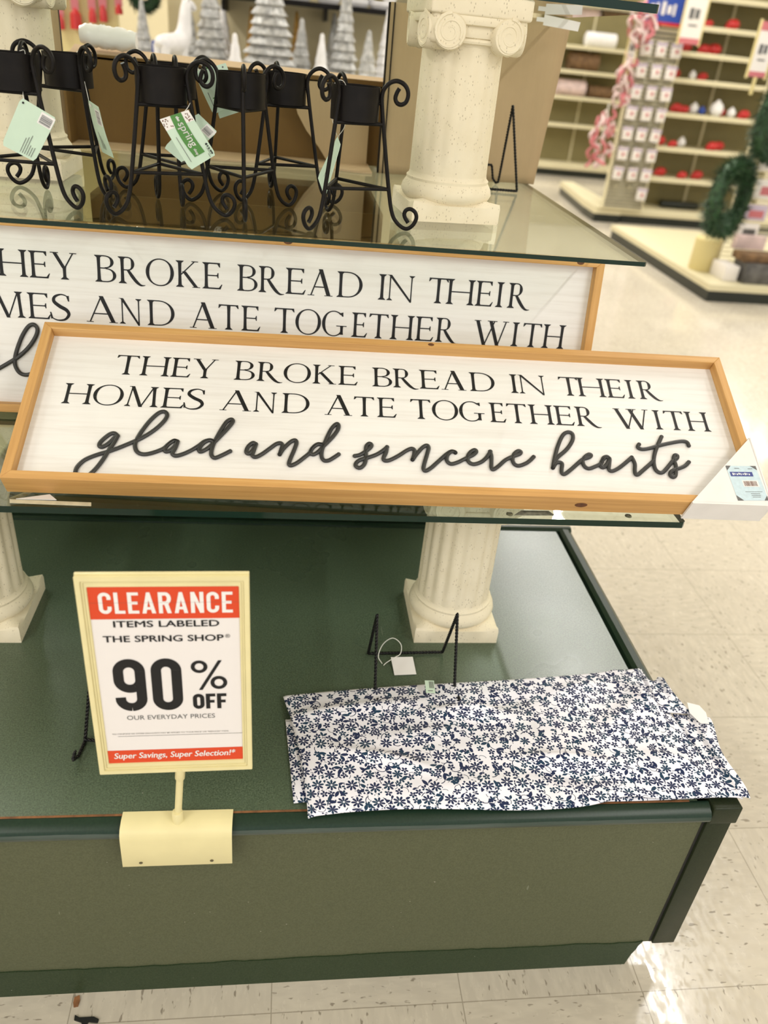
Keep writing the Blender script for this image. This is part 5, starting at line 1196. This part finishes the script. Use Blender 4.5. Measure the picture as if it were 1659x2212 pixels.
def wreath(label, x, y, z, R, r, rz, seed):
    rnd = random.Random(seed); t = thing('fir_wreath', label, 'wreath', (x, y, z), rz, 'green wreaths on the rack')
    bm = bmesh.new(); add_tube(bm, [(R * math.cos(a), 0, R * math.sin(a)) for a in [i * 2 * PI / 40 for i in range(41)]], r * 0.55, 8, False)
    finish('ring', bm, M['fir'], t, True, 80)
    bm = bmesh.new()
    for k in range(1600):
        a = rnd.uniform(0, 2 * PI); b = rnd.uniform(0, 2 * PI); n = Vector((math.cos(a) * math.cos(b), math.sin(b), math.sin(a) * math.cos(b))); c = Vector((R * math.cos(a), 0, R * math.sin(a)))
        tg_ = Vector((-math.sin(a), 0, math.cos(a))); p = c + n * r * 0.45; q = c + n * r * rnd.uniform(0.8, 1.2) + tg_ * rnd.uniform(-0.03, 0.05); s = tg_.cross(n).normalized() * 0.006
        bm.faces.new([bm.verts.new(p - s), bm.verts.new(p + s), bm.verts.new(q)])
    o = finish('needles', bm, M['fir'], t); o['kind'] = 'stuff'
wreath('lower green fir wreath hanging on the left side of the wire rack', 2.80, 5.10, 0.640, 0.185, 0.092, 0.62, 1)
wreath('upper green fir wreath hanging on the left side of the wire rack', 2.95, 5.10, 1.090, 0.17, 0.085, 0.62, 2)

# ------------------------------------------------------------------ christmas display behind the carton
dp = thing('tree_display', 'cream backed display table carrying silver and white christmas trees', 'display')
tag(box('partition', (-0.60, 0.95, 4.625, 4.66, 1.0, 2.2), M['wall']), 'cream partition board behind the silver and white trees', 'partition')
box('table_top', (-0.75, 0.95, 3.70, 4.66, 0.97, 0.9995), M['fix'], dp)
box('display_base', (-0.72, 0.92, 3.76, 4.62, 0.0, 0.97), M['fix'], dp)
us = thing('wall_shelf', 'dark edged upper display shelf carrying white jars above the trees', 'shelf')
box('shelf_board', (-0.32, 0.95, 4.30, 4.62, 1.415, 1.425), M['grey'], us)
box('front_lip', (-0.32, 0.95, 4.28, 4.30, 1.405, 1.428), M['iron'], us)
for x in (-0.32, 0.15, 0.62): box('bracket', (x, x + 0.012, 4.30, 4.62, 1.36, 1.415), M['iron'], us)
ePan = thing('partition', 'cream partition panel hung with red tassels at the upper left', 'panel'); box('panel_board', (-1.9, -0.80, 4.40, 4.44, 0, 2.3), M['yellow'], ePan)
def cone_tree(label, x, y, z, h, r, m, seed, grp):
    rnd = random.Random(seed); t = thing('christmas_tree', label, 'christmas tree', (x, y, z), rnd.uniform(0, 6), grp)
    bm = bmesh.new(); prof = [(r * 0.3, 0.03)]
    n = max(5, int(h / 0.035))
    for i in range(n): u = i / n; prof += [(r * (1 - u) + 0.004, 0.03 + h * u), (r * (1 - u) * 0.72 + 0.003, 0.03 + h * (u + 0.8 / n))]
    prof.append((0.002, h + 0.03))
    add_lathe(bm, prof, 22, rf=lambda rr_, zz, a: rr_ * (1 + 0.16 * math.sin(a * 7 + zz * 40) * (0.6 + 0.4 * math.sin(zz * 90))))
    finish('foliage', bm, M[m], t, True, 30)
    bm = bmesh.new(); add_lathe(bm, [(r * 0.4, 0), (r * 0.4, 0.012), (0.008, 0.014), (0.008, 0.05)], 14); finish('stand', bm, M['brown'], t, True)
    return t
PX = lambda px, y: (-0.952 + (px - 130) * 0.00192) * y / 4.0
gs, gw = 'silver tinsel trees', 'frosted white trees'
for k, (px, y, h, r, m, lb) in enumerate([
    (300, 4.25, 0.34, 0.065, 'silver', 'small silver tinsel tree at the left end, beside the white deer'),
    (402, 4.3, 0.34, 0.07, 'silver', 'small grey tinsel tree between the white deer and the pale tree'),
    (447, 4.1, 0.52, 0.10, 'silver', 'silver tinsel tree right of the white deer, taller than its neighbours'),
    (577, 4.0, 0.62, 0.145, 'silver', 'largest silver tinsel tree in the middle of the display'),
    (648, 4.20, 0.33, 0.075, 'silver', 'squat silver tree just right of the largest silver tree'),
    (536, 4.42, 0.36, 0.045, 'gold', 'slim gold tinsel tree left of the largest silver tree'),
    (636, 4.44, 0.36, 0.045, 'gold', 'slim gold tinsel tree right of the largest silver tree'),
    (500, 3.78, 0.25, 0.055, 'snow', 'frosted white tree left of the largest silver tree'),
    (694, 3.92, 0.28, 0.055, 'snow', 'frosted white tree in the gap right of the squat silver tree'),
    (745, 4.16, 0.52, 0.085, 'silver', 'tall silver tinsel tree left of the right hand picture frame'),
    (800, 3.95, 0.31, 0.07, 'silver', 'silver tinsel tree beside the right hand picture frame edge'),
    (840, 4.26, 0.40, 0.07, 'snow', 'frosted white tree touching the right hand picture frame edge'),
    (720, 4.47, 0.37, 0.07, 'silver', 'thin grey tree behind the frosted tree on the right'),
    (475, 4.48, 0.37, 0.07, 'snow', 'frosted white tree set back behind the tall silver one at the left')]):
    cone_tree(lb, PX(px, y), y, 1.0, h, r, m, k, None)
random.seed(61)
for k, (px, lb) in enumerate([(500, 'white lidded jar at the left end of the upper display shelf'), (545, 'white lidded jar second from the left on the upper display shelf'), (640, 'white lidded jar in the middle of the upper display shelf'), (705, 'white lidded jar fourth from the left on the upper display shelf'), (770, 'white lidded jar second from the right on the upper display shelf'), (820, 'white lidded jar at the right end of the upper display shelf')]):
    bm = bmesh.new(); add_lathe(bm, [(0.04, 0), (0.055, 0.02), (0.055, 0.11), (0.04, 0.13), (0.045, 0.135), (0.03, 0.16), (0.008, 0.17)], 20)
    o = tag(finish('lidded_jar', bm, M['snow'], None, True), lb, 'jar'); o.location = (PX(px, 4.42), 4.42, 1.4255)
# white deer figure
dr = thing('deer_figure', 'white standing deer figure among the silver trees', 'figurine', (PX(362, 3.95), 3.95, 1.0), 0.95)
bm = bmesh.new(); S = 1.0
add_tube(bm, spline([(-0.075, 0, 0.20), (-0.06, 0, 0.215), (0.0, 0, 0.215), (0.05, 0, 0.225), (0.075, 0, 0.26), (0.085, 0, 0.32), (0.095, 0, 0.36), (0.12, 0, 0.365), (0.145, 0, 0.35)], 5), [0.02 + 0.022 * math.sin(PI * min(1, i / 26)) if i < 24 else max(0.012, 0.030 - 0.0009 * (i - 20)) for i in range(41)], 12)
for (x_, y_, k_) in ((0.045, 0.02, 1), (0.045, -0.02, 1), (-0.06, 0.02, -1), (-0.06, -0.02, -1)):
    add_tube(bm, spline([(x_, y_, 0.21), (x_ + 0.006 * k_, y_, 0.12), (x_ - 0.004, y_, 0.09), (x_, y_, 0.0)], 4), [0.022, 0.019, 0.017, 0.015, 0.012, 0.011, 0.010, 0.010, 0.009, 0.009, 0.009, 0.010, 0.011], 8)
finish('body', bm, M['snow'], dr, True, 80)
for s in (-1, 1):
    bm = bmesh.new(); add_tube(bm, spline([(0.095, s * 0.012, 0.37), (0.08, s * 0.04, 0.42), (0.09, s * 0.055, 0.47)], 4), 0.005, 6); add_tube(bm, [(0.083, s * 0.038, 0.42), (0.11, s * 0.045, 0.45)], 0.004, 6); finish('antler', bm, M['snow'], dr, True, 80)
bm = bmesh.new(); add_box(bm, -0.03, 0.03, -0.03, 0.03, 0, 0.22, 0.006); o = tag(finish('gift_box', bm, M['blue'], None, True), 'small blue box between the little silver tree and the white deer', 'box'); o.location = (PX(334, 4.1), 4.1, 1.0)
wreath('small green wreath hanging above the little silver tree at the upper left', PX(313, 4.45), 4.36, 1.385, 0.045, 0.035, 0, 5)
for k, (px, py, h, lb) in enumerate([(157, 62, 0.075, 'widest red tassel hanging on the cream partition, nearest the left edge of the gap'), (193, 48, 0.05, 'red tassel second from the left on the cream partition'), (216, 46, 0.055, 'red tassel in the middle of the cream partition'), (250, 30, 0.03, 'short red tassel at the right of the cream partition'), (124, 62, 0.05, 'red tassel half hidden behind the left picture frame')]):
    x = PX(px, 4.35); zb = (1.361 - 0.00167 * py + (px - 300) * 0.00018 - 1.31) * 4.35 / 4.0 + 1.31
    t = thing('tassel', lb, 'tassel', (x, 4.37, zb), 0, 'red tassels on the partition')
    bm = bmesh.new(); add_lathe(bm, [(0.026 if k == 0 else 0.017, 0), (0.024 if k == 0 else 0.016, h * 0.8), (0.010, h), (0.006, h + 0.01)], 14, rf=lambda r_, z_, a: r_ * (1 + 0.08 * math.sin(a * 9))); finish('fringe', bm, M['redx'], t, True)
    box('ribbon', (-0.017, 0.017, -0.003, 0.003, h, h + 0.35), M['pinkred'], t)
